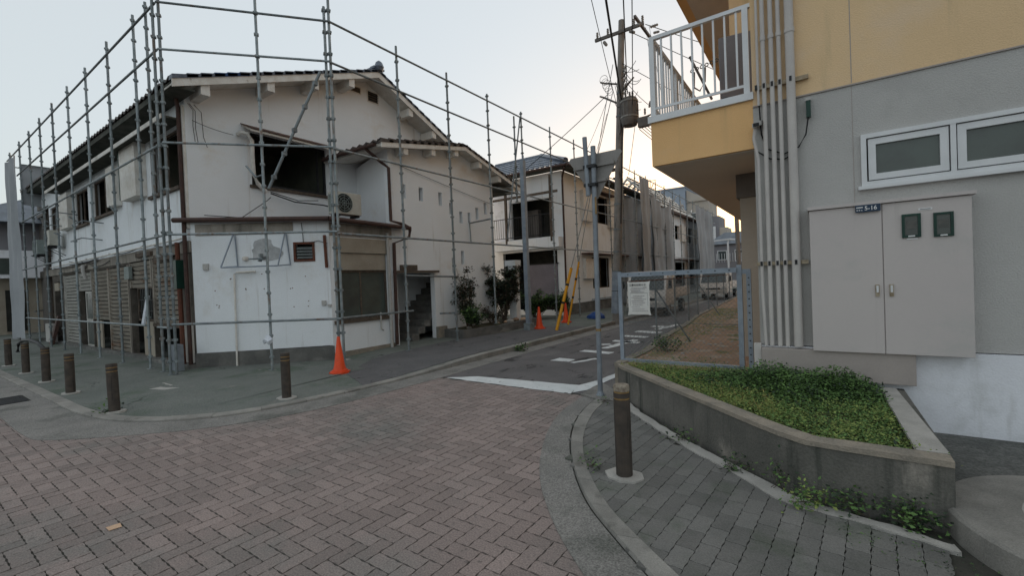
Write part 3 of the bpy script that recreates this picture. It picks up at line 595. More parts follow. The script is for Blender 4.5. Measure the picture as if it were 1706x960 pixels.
tube_obj('vent_duct', [PF.pt(8.7, 2.75, .1), PF.pt(8.3, 2.78, .14), PF.pt(8.2, 2.6, .16), PF.pt(8.2, 2.35, .1)], .05, 'plastic_grey', house)
one(lambda m: PF.box(m, 11.85, 12.5, 2.05, 2.35, .01, .12), 'cream_hood', 'beige_panel', house)
# corner posts, downpipes
tube_obj('downpipe', [(-11.66, 4.0, EZ-.1), (-11.70, 4.06, 5.9), (-11.70, 4.06, .1)], .045, 'brown_pipe', house)
one(lambda m: m.box(-11.86, -11.61, 4.10, 4.149, 3.2, 5.95), 'corner_board', 'white_paint', house)
tube_obj('downpipe', [(-12.02, 4.02, 2.9), (-12.0, 4.03, .08)], .05, 'rust', house)
# clutter of cables, brackets along the front
for k in range(9):
    a = random.uniform(0, 10); b = a+random.uniform(1.5, 4); z = random.uniform(2.78, 3.08)
    tube_obj('cable', sag(PF.pt(a, z, .06), PF.pt(b, z+random.uniform(-.08, .08), .06), random.uniform(.02, .12)), .012, 'cable', house, 5)
tube_obj('cable_tray', [PF.pt(.2, 2.97, .12), PF.pt(13, 2.97, .12)], .022, 'white_paint', house, 6)
for a, z in ((6.4, 4.0), (6.6, 3.5), (9.3, 4.6), (10.4, 4.3)): tube_obj('bracket_arm', [PF.pt(a, z, 0), PF.pt(a+.1, z+.05, .45), PF.pt(a+1.1, z+.02, .5)], .018, 'galv_dark', house, 6)
# shop/extension with the chamfered corner
E0, E1, E2 = (HX, HY), (-9.35, 6.1), (-9.35, 7.95)
PC = PL(E0, E1, out=(1, -1)); PX = PL(E1, E2, out=(1, 0)); LC = math.hypot(2.25, 1.95)
mb = MB(); PC.wall(mb, [(0.005, .36), (LC, .39), (LC, 3.28), (0.005, 3.36)], [(2.23, 2.40, 2.62, 2.77)], .14); mb.build('chamfer_wall', 'stucco', house)
mb = MB(); PX.wall(mb, [(0, .2), (1.85, .2), (1.85, 3.26), (0, 3.28)], [(.16, .95, 1.66, 2.92)], .14); mb.build('street_wall', 'stucco', house)
one(lambda m: PC.box(m, -.02, LC+.02, 0, .37, -.1, .025), 'plinth', 'plinth', house)
one(lambda m: PX.box(m, 0, 1.86, 0, .2, -.1, .02), 'plinth', 'coping', house)
one(lambda m: PC.box(m, .1, 2.2, 3.02, 3.27, .003, .02), 'stained_band', 'stain_band', house)
one(lambda m: PX.box(m, .02, 1.84, 2.95, 3.25, .003, .02), 'stained_band', 'stain_band', house)
rf = MB(); A, B, C, D = (-11.75, 3.93, 3.42), (-9.14, 5.98, 3.33), (-9.14, 8.35, 3.31), (-11.6, 8.6, 3.78)
rf.add([A, B, C, D, (A[0], A[1], A[2]-.05), (B[0], B[1], B[2]-.05), (C[0], C[1], C[2]-.05), (D[0], D[1], D[2]-.05)], [(0, 1, 2, 3), (7, 6, 5, 4), (0, 4, 5, 1), (1, 5, 6, 2), (2, 6, 7, 3), (3, 7, 4, 0)])
rf = rf.build('lean_to_roof', 'brown_roof', house)
for P_, Q_ in (((-11.78, 3.88, 3.37), (-9.1, 5.96, 3.30)), ((-9.09, 5.95, 3.30), (-9.08, 8.38, 3.26))): tube_obj('gutter', [P_, Q_], .055, 'brown_pipe', rf)
tube_obj('downpipe', [(-9.07, 8.36, 3.22), (-9.05, 8.3, 3.0), (-9.26, 7.95, 2.85), (-9.28, 7.93, .15)], .045, 'brown_pipe', house)
tube_obj('grey_pipe', [(-9.27, 7.75, 3.1), (-9.27, 7.75, .1)], .04, 'plastic_grey', house)
# small louvre window
mb = MB(); PC.ring(mb, 2.19, 2.36, 2.66, 2.81, .05, -.05, .02); sw = mb.build('small_window', 'rust', house)
for k in range(4): one(lambda m: m.hexa([PC.pt(2.25, 2.45+k*.07, -.03), PC.pt(2.60, 2.45+k*.07, -.03), PC.pt(2.60, 2.43+k*.07, .0), PC.pt(2.25, 2.43+k*.07, .0), PC.pt(2.25, 2.50+k*.07, -.05), PC.pt(2.60, 2.50+k*.07, -.05), PC.pt(2.60, 2.48+k*.07, -.02), PC.pt(2.25, 2.48+k*.07, -.02)]), 'glass_louvre', 'frost', sw)
one(lambda m: PC.box(m, 2.2, 2.65, 2.37, 2.8, -.16, -.15), 'dark_back', 'dark', sw)
one(lambda m: PC.wall(m, wob([(1.32, 2.45), (1.5, 2.40), (1.85, 2.42), (1.97, 2.55), (1.9, 2.68), (1.74, 2.74), (1.72, 2.88), (1.55, 2.93), (1.36, 2.86), (1.28, 2.65)], .08, .022), [], .006), 'render_patch', 'patch', house)
bpy.data.objects['render_patch'].location = PC.o*.008
fr_ = MB()
for a, b in (((.92, 3.03), (.75, 2.27)), ((.95, 3.0), (.98, 2.3)), ((2.03, 3.03), (1.95, 2.27)), ((2.06, 3.0), (2.12, 2.3))): fr_.tube([PC.pt(a[0], a[1], .04), PC.pt(b[0], b[1], .30 if b[0] in (.75, 1.95) else .04)], .017, 6)
fr_.tube([PC.pt(.75, 2.27, .30), PC.pt(1.95, 2.27, .30)], .017, 6); fr_.tube([PC.pt(.75, 2.27, .30), PC.pt(.98, 2.3, .04)], .015, 6); fr_.tube([PC.pt(1.95, 2.27, .3), PC.pt(2.12, 2.3, .04)], .015, 6)
fr_.build('wall_bracket', 'blue_steel', house)
tube_obj('cream_pipe', [PC.pt(.87, .0, .05), PC.pt(.90, 2.12, .05), PC.pt(.95, 2.16, .05), PC.pt(1.36, 2.17, .05)], .022, 'white_paint', house)
one(lambda m: m.lathe(PC.pt(1.15, 2.42, .05), [(.0, 0), (.055, .01), (.06, .05), (.055, .09), (0, .1)], 12), 'vent_cap', 'white_paint', house)
for a, z, w_, h in ((.24, 2.24, .11, .14), (2.77, 1.33, .09, .11), (2.9, 1.3, .08, .05)): one(lambda m: PC.box(m, a, a+w_, z, z+h, .0, .05), 'switch_plate', 'plastic_grey', house)
tube_obj('cable', [PC.pt(2.42, 2.8, .02), PC.pt(2.42, 2.96, .03), PC.pt(2.40, 3.25, .03)], .008, 'cable', house, 5)
tube_obj('cable', [PC.pt(2.55, 2.78, .02), PC.pt(2.75, 2.83, .03), PC.pt(2.95, 2.76, .03)], .007, 'cable', house, 5)
for q in ((3.02, 2.97), (2.98, 2.2)): pass
tube_obj('rusty_conduit', [PC.pt(2.9, 2.95, .05), PC.pt(2.92, 2.2, .05)], .035, 'rust', house)
for k in range(16): one(lambda m: PC.box(m, *(lambda a: (a, a+.02))(random.choice((.5, .75, 1.1, 1.5, 1.8, 2.1, 2.45))+random.uniform(-.06, .06)), *(lambda z: (z, z+.022))(random.choice((2.05, 1.75, 1.4, 1.35))+random.uniform(-.05, .05)), 0, .006), 'bolt_stub', 'rust', house)
# window on the street side of the extension
one(lambda m: PX.box(m, .14, 1.68, 2.56, 2.92, -.05, .03), 'shutter_housing', 'beige_panel', house)
one(lambda m: PX.box(m, .18, 1.62, 2.14, 2.55, -.04, -.015), 'shutter_curtain', 'beige_panel', house)
window(PX, house, .16, .95, 1.66, 2.14, 'wood_old', 'frost', splits=(.86,), w_=.05, d=-.08)
one(lambda m: PX.box(m, .05, 1.72, .86, .95, -.06, .05), 'window_sill', 'wood_old', house)
tube_obj('tap_pipe', [PX.pt(1.35, 1.05, .05), PX.pt(1.35, .62, .05), PX.pt(1.42, .58, .05)], .02, 'plastic_grey', house)
# ducting and cables round the upper window
tube_obj('beige_duct', [(-11.55, 5.22, 5.55), (-11.42, 5.25, 5.58), (-11.36, 5.36, 5.56), (-11.36, 5.46, 5.42), (-11.38, 5.46, 5.0), (-11.40, 5.48, 4.6), (-11.43, 5.58, 4.40), (-11.46, 5.80, 4.22)], .05, 'beige_tube', house)
tube_obj('cable', [(-11.45, 5.9, 4.2), (-11.4, 6.5, 4.05), (-11.2, 7.2, 4.02), (-10.6, 7.2, 3.85)], .018, 'cable', house, 6)
tube_obj('cable', [(-11.45, 5.9, 4.24), (-11.42, 6.6, 4.1), (-11.45, 7.2, 4.18)], .012, 'cable', house, 6)
tube_obj('cable', [(-11.5, 4.4, 3.5), (-11.5, 5.2, 3.52), (-11.45, 5.8, 4.0), (-11.46, 5.9, 4.1)], .01, 'cable', house, 6)
for k in (0, 1, 4): tube_obj('loose_cable', [(-11.55, 4.2+k*.03, 6.0), (-11.5, 4.28+.04*k, 5.85), (-11.52, 4.27+.05*k, 5.5-.05*k), (-11.5, 4.29+.06*k, 5.15-.02*k)], .007, 'cable', house, 5)
tube_obj('wire', sag((-11.5, 4.25, 5.62), (-11.5, 5.1, 5.5), .03), .007, 'cable', house, 5)
# ---- stair wing
wing = thing('stair_wing', 'white stair block with small slot windows and open stair doorway on the street', 'building', (-9.4, 8, 0))
PWG = PL((-9.4, 7.98), u=(0, 1), out=(1, 0)); PWF = PL((-9.4, 7.98), (-11.6, 8.6), out=(0, -1))
WRY, WRZ = 10.72, 6.02
def wz(y): return WRZ-.19*(WRY-y) if y < WRY else WRZ-.275*(y-WRY)
slots = [(8.40, 4.13, .16, .39), (9.06, 4.13, .16, .39), (9.86, 4.10, .15, .39), (10.32, 3.87, .15, .37), (10.78, 3.64, .15, .37), (11.19, 3.66, .14, .36), (11.60, 3.83, .15, .39), (12.06, 4.05, .15, .40), (10.34, 2.04, .14, .48), (10.78, 2.32, .15, .43)]
mb = MB(); Y0 = 7.98
PWG.wall(mb, [(0, .05), (.02, .05), (.02, 2.05), (1.56, 2.05), (1.56, .05), (4.6, .05), (4.6, wz(12.58)-.12), (WRY-Y0, WRZ-.12), (0, wz(Y0)-.12)], [(y-Y0, z, y-Y0+w_, z+h) for y, z, w_, h in slots], .17); mb.build('street_wall', 'stucco_up', wing)
mb = MB(); PWF.wall(mb, [(.0, .0), (2.29, .0), (2.29, 5.35), (0, 5.42)], [], .12); mb.build('side_wall', 'stucco_up', wing)
one(lambda m: m.box(-11.6, -9.57, 12.43, 12.58, 0, 5.4), 'rear_wall', 'stucco', wing)
for y, z, w_, h in slots: one(lambda m: PWG.box(m, y-Y0, y-Y0+w_, z, z+h, -.16, -.14), 'slot_pane', 'frost', wing)
tile_roof('roof_tiles', wing, -11.55, -9.02, 7.45, wz(7.45), WRY, WRZ, 'tile_brown')
tile_roof('roof_tiles', wing, -11.55, -9.02, 13.8, wz(13.8), WRY, WRZ, 'tile_brown')
mb = MB()
for a, b in ((7.5, WRY), (WRY, 13.75)): mb.hexa([(x, y, wz(y)-dz) for dz in (.12, .035) for x, y in ((-11.55, a), (-9.02, a), (-9.02, b), (-11.55, b))])
mb.build('roof_deck', 'white_paint', wing)
verge(wing, -9.0, 7.45, wz(7.45)-.01, WRY, WRZ-.02, 'tile_brown', .14); verge(wing, -9.0, 13.8, wz(13.8)-.01, WRY, WRZ-.02, 'tile_brown', .14)
for a, b in ((7.46, WRY), (WRY, 13.78)):
    one(lambda m: m.hexa([(-9.02, a, wz(a)-.17), (-8.99, a, wz(a)-.17), (-8.99, b, wz(b)-.17), (-9.02, b, wz(b)-.17), (-9.02, a, wz(a)-.04), (-8.99, a, wz(a)-.04), (-8.99, b, wz(b)-.04), (-9.02, b, wz(b)-.04)]), 'barge_board', 'white_paint', wing)
for y in (8.3, 9.35, 10.35, 11.5, 12.55, 13.4): one(lambda m: m.box(-9.39, -9.03, y-.08, y+.08, wz(y)-.34, wz(y)-.13), 'purlin_end', 'white_paint', wing)
one(lambda m: m.box(-12.5, -9.05, 12.6, 13.7, 4.95, 5.02), 'rear_soffit', 'soffit', wing)
tube_obj('gutter', [(-11.5, 7.42, 5.36), (-9.2, 7.42, 5.33)], .05, 'brown_pipe', wing)
tube_obj('downpipe', [(-9.6, 7.45, 5.3), (-9.45, 7.8, 5.0), (-9.32, 7.93, 4.85), (-9.32, 7.93, 3.45), (-9.1, 8.15, 3.35), (-9.05, 8.36, 3.25)], .042, 'brown_pipe', wing)
# stair recess
one(lambda m: m.box(-11.05, -10.93, 7.9, 12.4, 0, 3.6), 'stair_wall', 'stucco', wing)
one(lambda m: m.box(-10.93, -9.57, 7.98, 10.6, 2.6, 2.72), 'stair_soffit', 'stucco', wing)
one(lambda m: m.box(-10.93, -9.41, 7.95, 9.8, 0, .11), 'threshold', 'plinth', wing)
one(lambda m: m.box(-9.57, -9.25, 7.99, 9.85, .02, .09), 'threshold', 'coping', wing)
for k in range(9): one(lambda m: m.box(-10.92, -9.58, 8.75+k*.24, 9.01+k*.24 if k < 8 else 12.4, .11+k*.185, .11+(k+1)*.185), 'stair_step', 'plinth', wing)
one(lambda m: PWG.box(m, .0, 1.62, 2.06, 2.12, .003, .16), 'door_hood', 'wood_old', wing)
one(lambda m: PWG.box(m, .25, .85, 2.13, 2.28, .003, .06), 'name_board', 'wood_old', wing)
one(lambda m: PWG.box(m, 1.54, 1.9, .06, .45, .002, .12), 'threshold_block', 'coping', wing)
tube_obj('wire', sag(PWG.pt(.05, 5.05, .04), PWG.pt(4.6, 4.42, .04), .02), .007, 'cable', wing, 5)
# air conditioners on the house
def ac(name, label, loc, rz, m='ac', w_=.78, h=.55, d=.28):
    t = thing(name, label, 'air conditioner', (0, 0, 0)); WM[t] = Matrix.Identity(4)
    one(lambda q: q.box(-w_/2, w_/2, -d/2, d/2, .06, .06+h), 'casing', m, t, bevel=.015)
    g = MB(); g.lathe((0, 0, 0), [(.01, 0), (.01, .004)], 8)
    fb = MB()
    for r in (.07, .13, .19, .235): 
        pts = [(-.12+r*math.cos(a*math.pi/12), -d/2-.012, .06+h/2+r*math.sin(a*math.pi/12)) for a in range(25)]; fb.tube(pts, .006, 4)
    for k in range(8): a = k*math.pi/4; fb.tube([(-.12, -d/2-.012, .06+h/2), (-.12+.235*math.cos(a), -d/2-.012, .06+h/2+.235*math.sin(a))], .005, 4)
    fb.build('fan_grille', 'ac_grey', t)
    dk = MB(); dk.tube([(-.12, -d/2-.003, .06+h/2), (-.12, -d/2+.002, .06+h/2)], .23, 20); dk.build('fan_opening', 'dark', t)
    sl_ = MB()
    for k in range(9): sl_.box(-w_/2-.008, -w_/2, -d/2+.03+k*.025, -d/2+.04+k*.025, .12, .06+h-.06)
    sl_.build('side_grille', 'ac_grey', t)
    for s_ in (-1, 1): one(lambda q: q.box(s_*w_*.35-.03, s_*w_*.35+.03, -d/2-.02, d/2+.02, 0, .06), 'foot', 'dark_metal', t)
    t.location = loc; t.rotation_euler = (0, 0, rz); return t
ac('air_conditioner', 'cream outdoor air conditioner on the brown lean-to roof below the big dark window', (-9.85, 6.93, 3.50), math.pi/2)
a2 = ac('air_conditioner', 'cream outdoor air conditioner hung on the white front wall upstairs', (-23.0, 3.85, 3.62), 0)
a3 = ac('air_conditioner', 'grey-green outdoor air conditioner at the dark far end of the house front', (-25.1, 3.85, 3.45), 0, 'ac_grey')
for t, x in ((a2, -23.0), (a3, -25.1)):
    for s_ in (-.25, .25): m_ = MB(); m_.tube([(s_, .3, .0), (s_, -.15, .0), (s_, .3, -.3)], .015, 5); m_.build('wall_bracket', 'dark_metal', t)
# ------------------------------------------------------------------ second house (tiled, being dismantled)
h2 = thing('white_tiled_house', 'white two-storey house with glossy grey tiles and open balcony bay behind the utility pole', 'house', (-9.2, 17.4, 0))
P2F = PL((-9.2, 17.4), u=(-1, 0), out=(0, -1)); P2S = PL((-9.2, 17.4), u=(0, 1), out=(1, 0))
mb = MB(); P2F.wall(mb, [(.004, 0), (5, 0), (5, 6.49), (.004, 6.49)], [(.35, .35, 3.3, 3.05), (.45, 3.66, 2.75, 5.40)], .18); mb.build('front_wall', 'stucco_up', h2)
mb = MB(); P2S.wall(mb, [(.004, .6), (13, .6), (13, 6.49), (.004, 6.49)], [(2.9, 4.5, 5.1, 5.9), (6.4, 4.5, 8.1, 5.7), (2.9, 1.2, 5.0, 2.75), (6.8, 1.0, 9.3, 2.75)], .16); mb.build('side_wall', 'stucco', h2)
one(lambda m: P2S.box(m, 0, 13, 0, .6, -.1, .03), 'plinth', 'plinth', h2)
one(lambda m: m.box(-14.2, -9.4, 30.2, 30.4, 0, 6.6), 'rear_wall', 'brown_sheet', h2)
one(lambda m: m.box(-14.2, -14.05, 17.4, 30.2, 0, 6.6), 'far_wall', 'stucco', h2)
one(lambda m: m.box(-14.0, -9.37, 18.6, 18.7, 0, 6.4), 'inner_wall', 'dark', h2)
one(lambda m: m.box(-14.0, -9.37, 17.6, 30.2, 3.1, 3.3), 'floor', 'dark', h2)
one(lambda m: m.box(-11.0, -10.9, 18.7, 30.2, 0, 6.55), 'inner_wall', 'inside', h2)
one(lambda m: m.box(-14.0, -9.37, 17.6, 30.2, 6.44, 6.49), 'ceiling', 'wood_old', h2)
one(lambda m: m.box(-11.6, -11.0, 18.3, 18.6, 3.4, 5.1), 'inner_cupboard', 'brown_sheet', h2)
one(lambda m: m.box(-12.05, -11.95, 17.55, 18.6, 3.3, 6.4), 'partition', 'dark', h2)
one(lambda m: P2F.box(m, .02, 3.6, 3.14, 3.58, .003, .45), 'balcony_slab', 'stucco', h2)
one(lambda m: m.box(-12.9, -12.0, 17.36, 17.39, 3.6, 5.9), 'pale_panel', 'white_base', h2)
for a in (.35, 1.82, 2.75): one(lambda m: P2F.box(m, a-.05, a+.05, 3.4, 6.3, .36, .46), 'wooden_post', 'wood_old', h2)
one(lambda m: P2F.box(m, .02, 3.6, 5.5, 5.6, .36, .44), 'wooden_beam', 'wood_old', h2)
rl = MB(); rl.tube([P2F.pt(.35, 4.62, .40), P2F.pt(3.6, 4.62, .40)], .02, 6); rl.tube([P2F.pt(.35, 3.72, .40), P2F.pt(3.6, 3.72, .40)], .016, 6); rl = rl.build('balcony_rail', 'cable', h2)
for k in range(26): one(lambda m: m.tube([P2F.pt(.45+k*.125, 3.72, .40), P2F.pt(.45+k*.125, 4.62, .40)], .010, 5), 'baluster', 'cable', rl)
one(lambda m: P2F.box(m, .36, 1.84, .8, 2.42, .003, .04), 'grey_sheet', 'purple', h2)
one(lambda m: P2F.box(m, .3, 1.9, 2.42, 2.47, .0, .06), 'sheet_rail', 'cable', h2)
def r2z(y): return 6.62+.47*(y-16.9) if y < 21.5 else 8.78-.47*(y-21.5)
tile_roof('roof_tiles', h2, -14.6, -8.65, 16.85, 6.62, 20.0, 8.10, 'tile', period=.25, x1b=-11.7)
tile_roof('roof_tiles', h2, 30.5, 16.85, -8.65, 6.62, -11.7, 8.10, 'tile', along='y', period=.25, x1b=20.0)
one(lambda m: m.tube([(-14.6, 20.0, 8.1), (-11.7, 20.0, 8.1), (-11.7, 30.5, 8.1)], .14, 8), 'ridge_tiles', 'tile', h2, smooth=True)
one(lambda m: m.tube([(-8.7, 16.9, 6.75), (-11.7, 20.0, 8.15)], .12, 8), 'hip_tiles', 'tile', h2, smooth=True)
one(lambda m: (m.box(-14.6, -8.7, 16.9, 17.38, 6.50, 6.60), m.box(-9.18, -8.7, 17.4, 30.4, 6.5, 6.6)), 'eave_soffit', 'soffit', h2)
one(lambda m: (m.tube([(-14.6, 16.82, 6.58), (-8.65, 16.82, 6.55)], .055, 8), m.tube([(-8.6, 16.8, 6.55), (-8.6, 30, 6.55)], .055, 8)), 'gutter', 'brown_pipe', h2, smooth=True)
tube_obj('downpipe', [(-8.75, 16.85, 6.45), (-9.1, 17.3, 6.2), (-9.12, 17.32, 6.0), (-9.12, 17.32, .3)], .045, 'brown_pipe', h2)
for a0, z0, a1, z1 in ((2.9, 4.5, 5.1, 5.9), (6.4, 4.5, 8.1, 5.7), (2.9, 1.2, 5.0, 2.75)): window(P2S, h2, a0, z0, a1, z1, 'wood_old', 'glass', splits=((a0+a1)/2,), glass=False)
for a0, z0, a1, z1 in ((1.8, 4.45, 2.85, 5.9), (5.0, 4.35, 5.7, 5.9), (8.0, 4.4, 9.0, 5.75), (1.8, 1.7, 2.9, 2.65)): one(lambda m: P2S.box(m, a0, a1, z0, z1, .003, .18), 'shutter_box', 'white_paint', h2)
one(lambda m: P2S.box(m, 1.7, 10.4, 2.85, 2.92, .003, .45), 'canopy', 'brown_roof', h2)
one(lambda m: P2S.box(m, 2.6, 5.4, 5.98, 6.03, .003, .4), 'window_awning', 'brown_roof', h2)
one(lambda m: P2S.box(m, 2.6, 5.2, .66, .70, .05, .1), 'low_rail', 'galv', h2)
# roofless house beyond
h3 = thing('stripped_house', 'white house with its roof timbers laid bare beyond the hanging grey sheets', 'house', (-9.2, 32.5, 0))
P3S = PL((-9.2, 31), u=(0, 1), out=(1, 0))
mb = MB(); P3S.wall(mb, [(0, 0), (15, 0), (15, 6.4), (0, 6.4)], [(4.8, 4.5, 6.2, 5.6), (8.5, 4.4, 10.6, 5.7), (4.5, .8, 8, 2.7), (9, .8, 11, 2.7)], .16); mb.build('side_wall', 'stucco', h3)
one(lambda m: m.box(-13.6, -9.37, 31, 31.15, 0, 6.4), 'end_wall', 'stucco', h3); one(lambda m: m.box(-13.6, -9.37, 45.85, 46, 0, 6.4), 'end_wall', 'stucco', h3); one(lambda m: m.box(-13.75, -13.6, 31, 46, 0, 6.4), 'rear_wall', 'stucco', h3)
one(lambda m: P3S.box(m, 0, 15, 6.35, 6.5, -.1, .4), 'eave_board', 'brown_roof', h3)
one(lambda m: m.box(-13.6, -9.4, 31.2, 45.8, 6.3, 6.34), 'ceiling', 'wood_old', h3)
one(lambda m: m.box(-11.1, -11.0, 31.2, 45.8, 0, 6.3), 'inner_wall', 'inside', h3)
one(lambda m: P3S.box(m, 4, 13, 2.85, 2.93, .0, .5), 'canopy', 'brown_roof', h3)
for a0, z0, a1, z1 in ((6.3, 4.4, 7.6, 5.7), (10.7, 4.4, 11.6, 5.7)): one(lambda m: P3S.box(m, a0, a1, z0, z1, .003, .18), 'shutter_box', 'white_paint', h3)
for i in range(12):
    y = 31.3+i*1.0; jit = random.uniform(-.2, .2)
    for xe in (-9.0, -13.4): one(lambda m: m.tube([(xe, y, 6.5), (-11.2, y+jit, 8.75)], .09, 4), 'rafter', 'white_paint', h3)
for x, z in ((-9.5, 7.1), (-9.95, 7.55), (-10.4, 8.0), (-10.8, 8.4), (-11.2, 8.85), (-11.8, 8.2), (-12.5, 7.5)): one(lambda m: m.tube([(x, 31.2, z), (x, 41.5+random.uniform(-1, 1), z)], .06, 4), 'batten', 'wood_old', h3)
for k in range(16):
    x = random.uniform(-10.8, -9.2); y = random.uniform(32, 44); z = 6.7+(-9.0-x)*.98
    one(lambda m: m.tube([(x, y, z), (x+random.uniform(-.5, .5), y+random.uniform(-.8, .8), z+random.uniform(.2, .6))], .04, 4), 'loose_lath', 'white_paint', h3)
# ------------------------------------------------------------------ scaffolding
PR = .0243*1.15
def post(par, x, y, z0, z1, zs=.45, m='galv'):
    mb = MB(); mb.tube([(x, y, z0+.02), (x, y, z1)], PR, 8); mb.tube([(x, y, z1), (x, y, z1+.0)], PR, 8, cap=False)
    mb.box(x-.06, x+.06, y-.06, y+.06, z0, z0+.012)
    o = mb.build('scaffold_post', m, par, smooth=True)
    rb = MB(); k = 0; z = z0+.28
    while z < z1-.05:
        rb.lathe((x, y, z), [(PR+.002, -.03), (PR+.012, -.028), (PR+.012, .028), (PR+.002, .03)], 8)
        for a in range(4): an = a*math.pi/2+.3; rb.box(x+math.cos(an)*(PR+.014)-.012, x+math.cos(an)*(PR+.014)+.012, y+math.sin(an)*(PR+.014)-.012, y+math.sin(an)*(PR+.014)+.012, z-.018, z+.022)
        z += .45
    rb.build('coupling_rings', m, o)['kind'] = 'stuff'; return o
def ledger(par, a, b, m='galv', r=.0243, step=1.95):
    a = Vector(a); b = Vector(b); return tube_obj('ledger', [a, b], r, m, par)
sc = thing('scaffold', 'galvanised tube scaffold wrapping the white corner house and stair wing', 'scaffold', (-9.75, 4.6, 0))
gz = walk_z(-11, 4)
for x in (-11.85, -12.65, -14.6, -16.58, -18.56, -20.55, -22.45, -24.3, -26.2, -28.3): post(sc, x, 3.6, gz, 8.12+random.uniform(-.05, .05))
post(sc, -11.12, 3.6, gz, 8.3); post(sc, -11.20, 3.52, gz, 8.25)
C1 = Vector((-11.15, 3.6, 0)); C2 = Vector((-8.3, 5.65, 0)); md_ = C1.lerp(C2, .57)
post(sc, md_.x, md_.y, gz, 7.95); post(sc, C2.x, C2.y, gz, 7.75); post(sc, C2.x-.07, C2.y-.06, gz, 7.6)
for z, x0, x1 in ((7.76, -11.15, -28.6), (6.80, -11.15, -26.6), (4.86, -11.15, -26.4), (2.97, -11.15, -26.4), (1.04, -12.65, -26.4), (1.02, -11.15, -11.9)):
    k = 0; x = x0
    while x > x1+.01:
        e = max(x-3.95, x1); ledger(sc, (x, 3.6-.05, z), (e, 3.6-.05, z)); x = e
for z1, z2 in ((7.78, 7.27), (6.81, 6.44), (4.88, 4.66), (2.97, 2.9), (1.09, 1.07)): ledger(sc, (C1.x+.03, C1.y-.04, z1), (C2.x+.03, C2.y-.04, z2))
run3 = [7.45, 9.22, 11.03, 12.92, 14.9, 16.9]
for y in run3: post(sc, -8.3, y, walk_z(-8.3, y)+(.3 if 11 < y < 13 else 0), 7.52)
post(sc, -8.38, 12.6, 4.4, 7.3)
for z, ye in ((7.27, 19), (6.42, 19), (4.63, 19), (2.86, 19), (1.08, 7.6)): ledger(sc, (-8.26, 5.6, z), (-8.26, ye, z+(.05 if ye > 10 else 0)))
ledger(sc, (-8.26, 7.4, 1.95), (-8.26, 9.3, 1.9)); ledger(sc, (-8.9, 9.2, .88), (-8.26, 9.25, .9)); ledger(sc, (-8.3, 10.95, 3.66), (-9.35, 11.2, 3.66)); ledger(sc, (-9.35, 11.2, 3.75), (-9.35, 11.25, 3.0), r=.02)
ledger(sc, (-8.32, 12.9, 7.35), (-8.4, 11.95, 3.1), 'galv_dark'); ledger(sc, (-8.45, 5.5, 6.24), (-9.42, 4.82, 3.85), 'galv_dark', .03)
rb = MB()
for t in (.1, .3, .5, .7, .9):
    p = Vector((-8.45, 5.5, 6.24)).lerp(Vector((-9.42, 4.82, 3.85)), t); one(lambda m: m.box(p.x-.04, p.x+.04, p.y-.04, p.y+.04, p.z-.04, p.z+.04), 'brace_coupler', 'galv_dark', sc)
for x, z in ((-14.6, 4.0), (-18.56, 4.2), (-20.55, 3.9), (-22.45, 4.6), (-24.3, 3.4), (-24.3, 1.3)): ledger(sc, (x, 3.5, z), (x-1.2, 3.9, z+.02), r=.02)
ledger(sc, (-27.9, 3.6, 7.4), (-28.2, 8.5, 7.4)); ledger(sc, (-26.2, 3.6, 7.2), (-26.2, 8.0, 7.2)); post(sc, -26.2, 8.0, 5, 7.4)
# clamp bundle
for k in range(7):
    p = Vector(md_)+Vector((random.uniform(-.18, .02), random.uniform(-.14, .02), 2.42+random.uniform(-.06, .06))); one(lambda m: m.box(p.x-.03, p.x+.03, p.y-.03, p.y+.03, p.z-.03, p.z+.03), 'spare_clamp', 'galv_dark', sc)
tube_obj('short_tube', [(md_.x-.3, md_.y-.22, 2.40), (md_.x, md_.y, 2.40)], .018, 'galv_dark', sc, 6); tube_obj('short_tube', [(md_.x-.28, md_.y-.2, 4.35), (md_.x-.1, md_.y-.1, 4.1), (md_.x, md_.y, 4.15)], .02, 'galv_dark', sc, 6)
rg = MB()
for i, (a, z) in enumerate(((-.16, .62), (-.05, .70), (.05, .66), (.14, .58))):
    pass
gx = [(-.17, .02, .58), (-.08, .0, .68), (.04, -.02, .70), (.16, .0, .62), (.13, -.08, .56), (.02, -.10, .62), (-.10, -.08, .57)]
rg.add([(md_.x+a, md_.y-.05+b, z+.1) for a, b, z in gx]+[(md_.x+a*.9, md_.y-.03+b, z+.03) for a, b, z in gx], [(0, 1, 6), (1, 2, 5, 6), (2, 3, 4, 5), (7, 8, 13), (8, 9, 12, 13), (9, 10, 11, 12), (0, 6, 13, 7), (6, 5, 12, 13), (5, 4, 11, 12), (4, 3, 10, 11), (3, 2, 9, 10), (2, 1, 8, 9), (1, 0, 7, 8)])
tag(rg.build('white_rag', 'cloth'), 'crumpled white rag tied round the middle scaffold post near the ground', 'rag')
s2 = thing('scaffold', 'far run of tube scaffold along the street in front of the tiled and stripped houses', 'scaffold', (-8.3, 30, 0))
for y in (20.6, 22.4, 24.3, 26.2, 28.1, 30, 32, 34, 36, 38, 40, 42, 44, 46): post(s2, -8.3, y, .12, 7.6, m='galv')
for z in (7.35, 6.5, 4.65, 2.88): 
    for y in (19.05, 26, 33, 40): ledger(s2, (-8.26, y, z+.05), (-8.26, y+6.95, z+.05))
for y in (20.6, 24.3): s2b = ledger(s2, (-8.3, y, 6.9), (-8.95, y, 6.9))
for k, (y, z) in enumerate(((20.5, 6.9), (21.3, 7.1), (21.6, 6.7))): one(lambda m: m.box(-8.5, -8.15, y, y+.5, z, z+.06), 'plank_end', 'wood_old', s2)
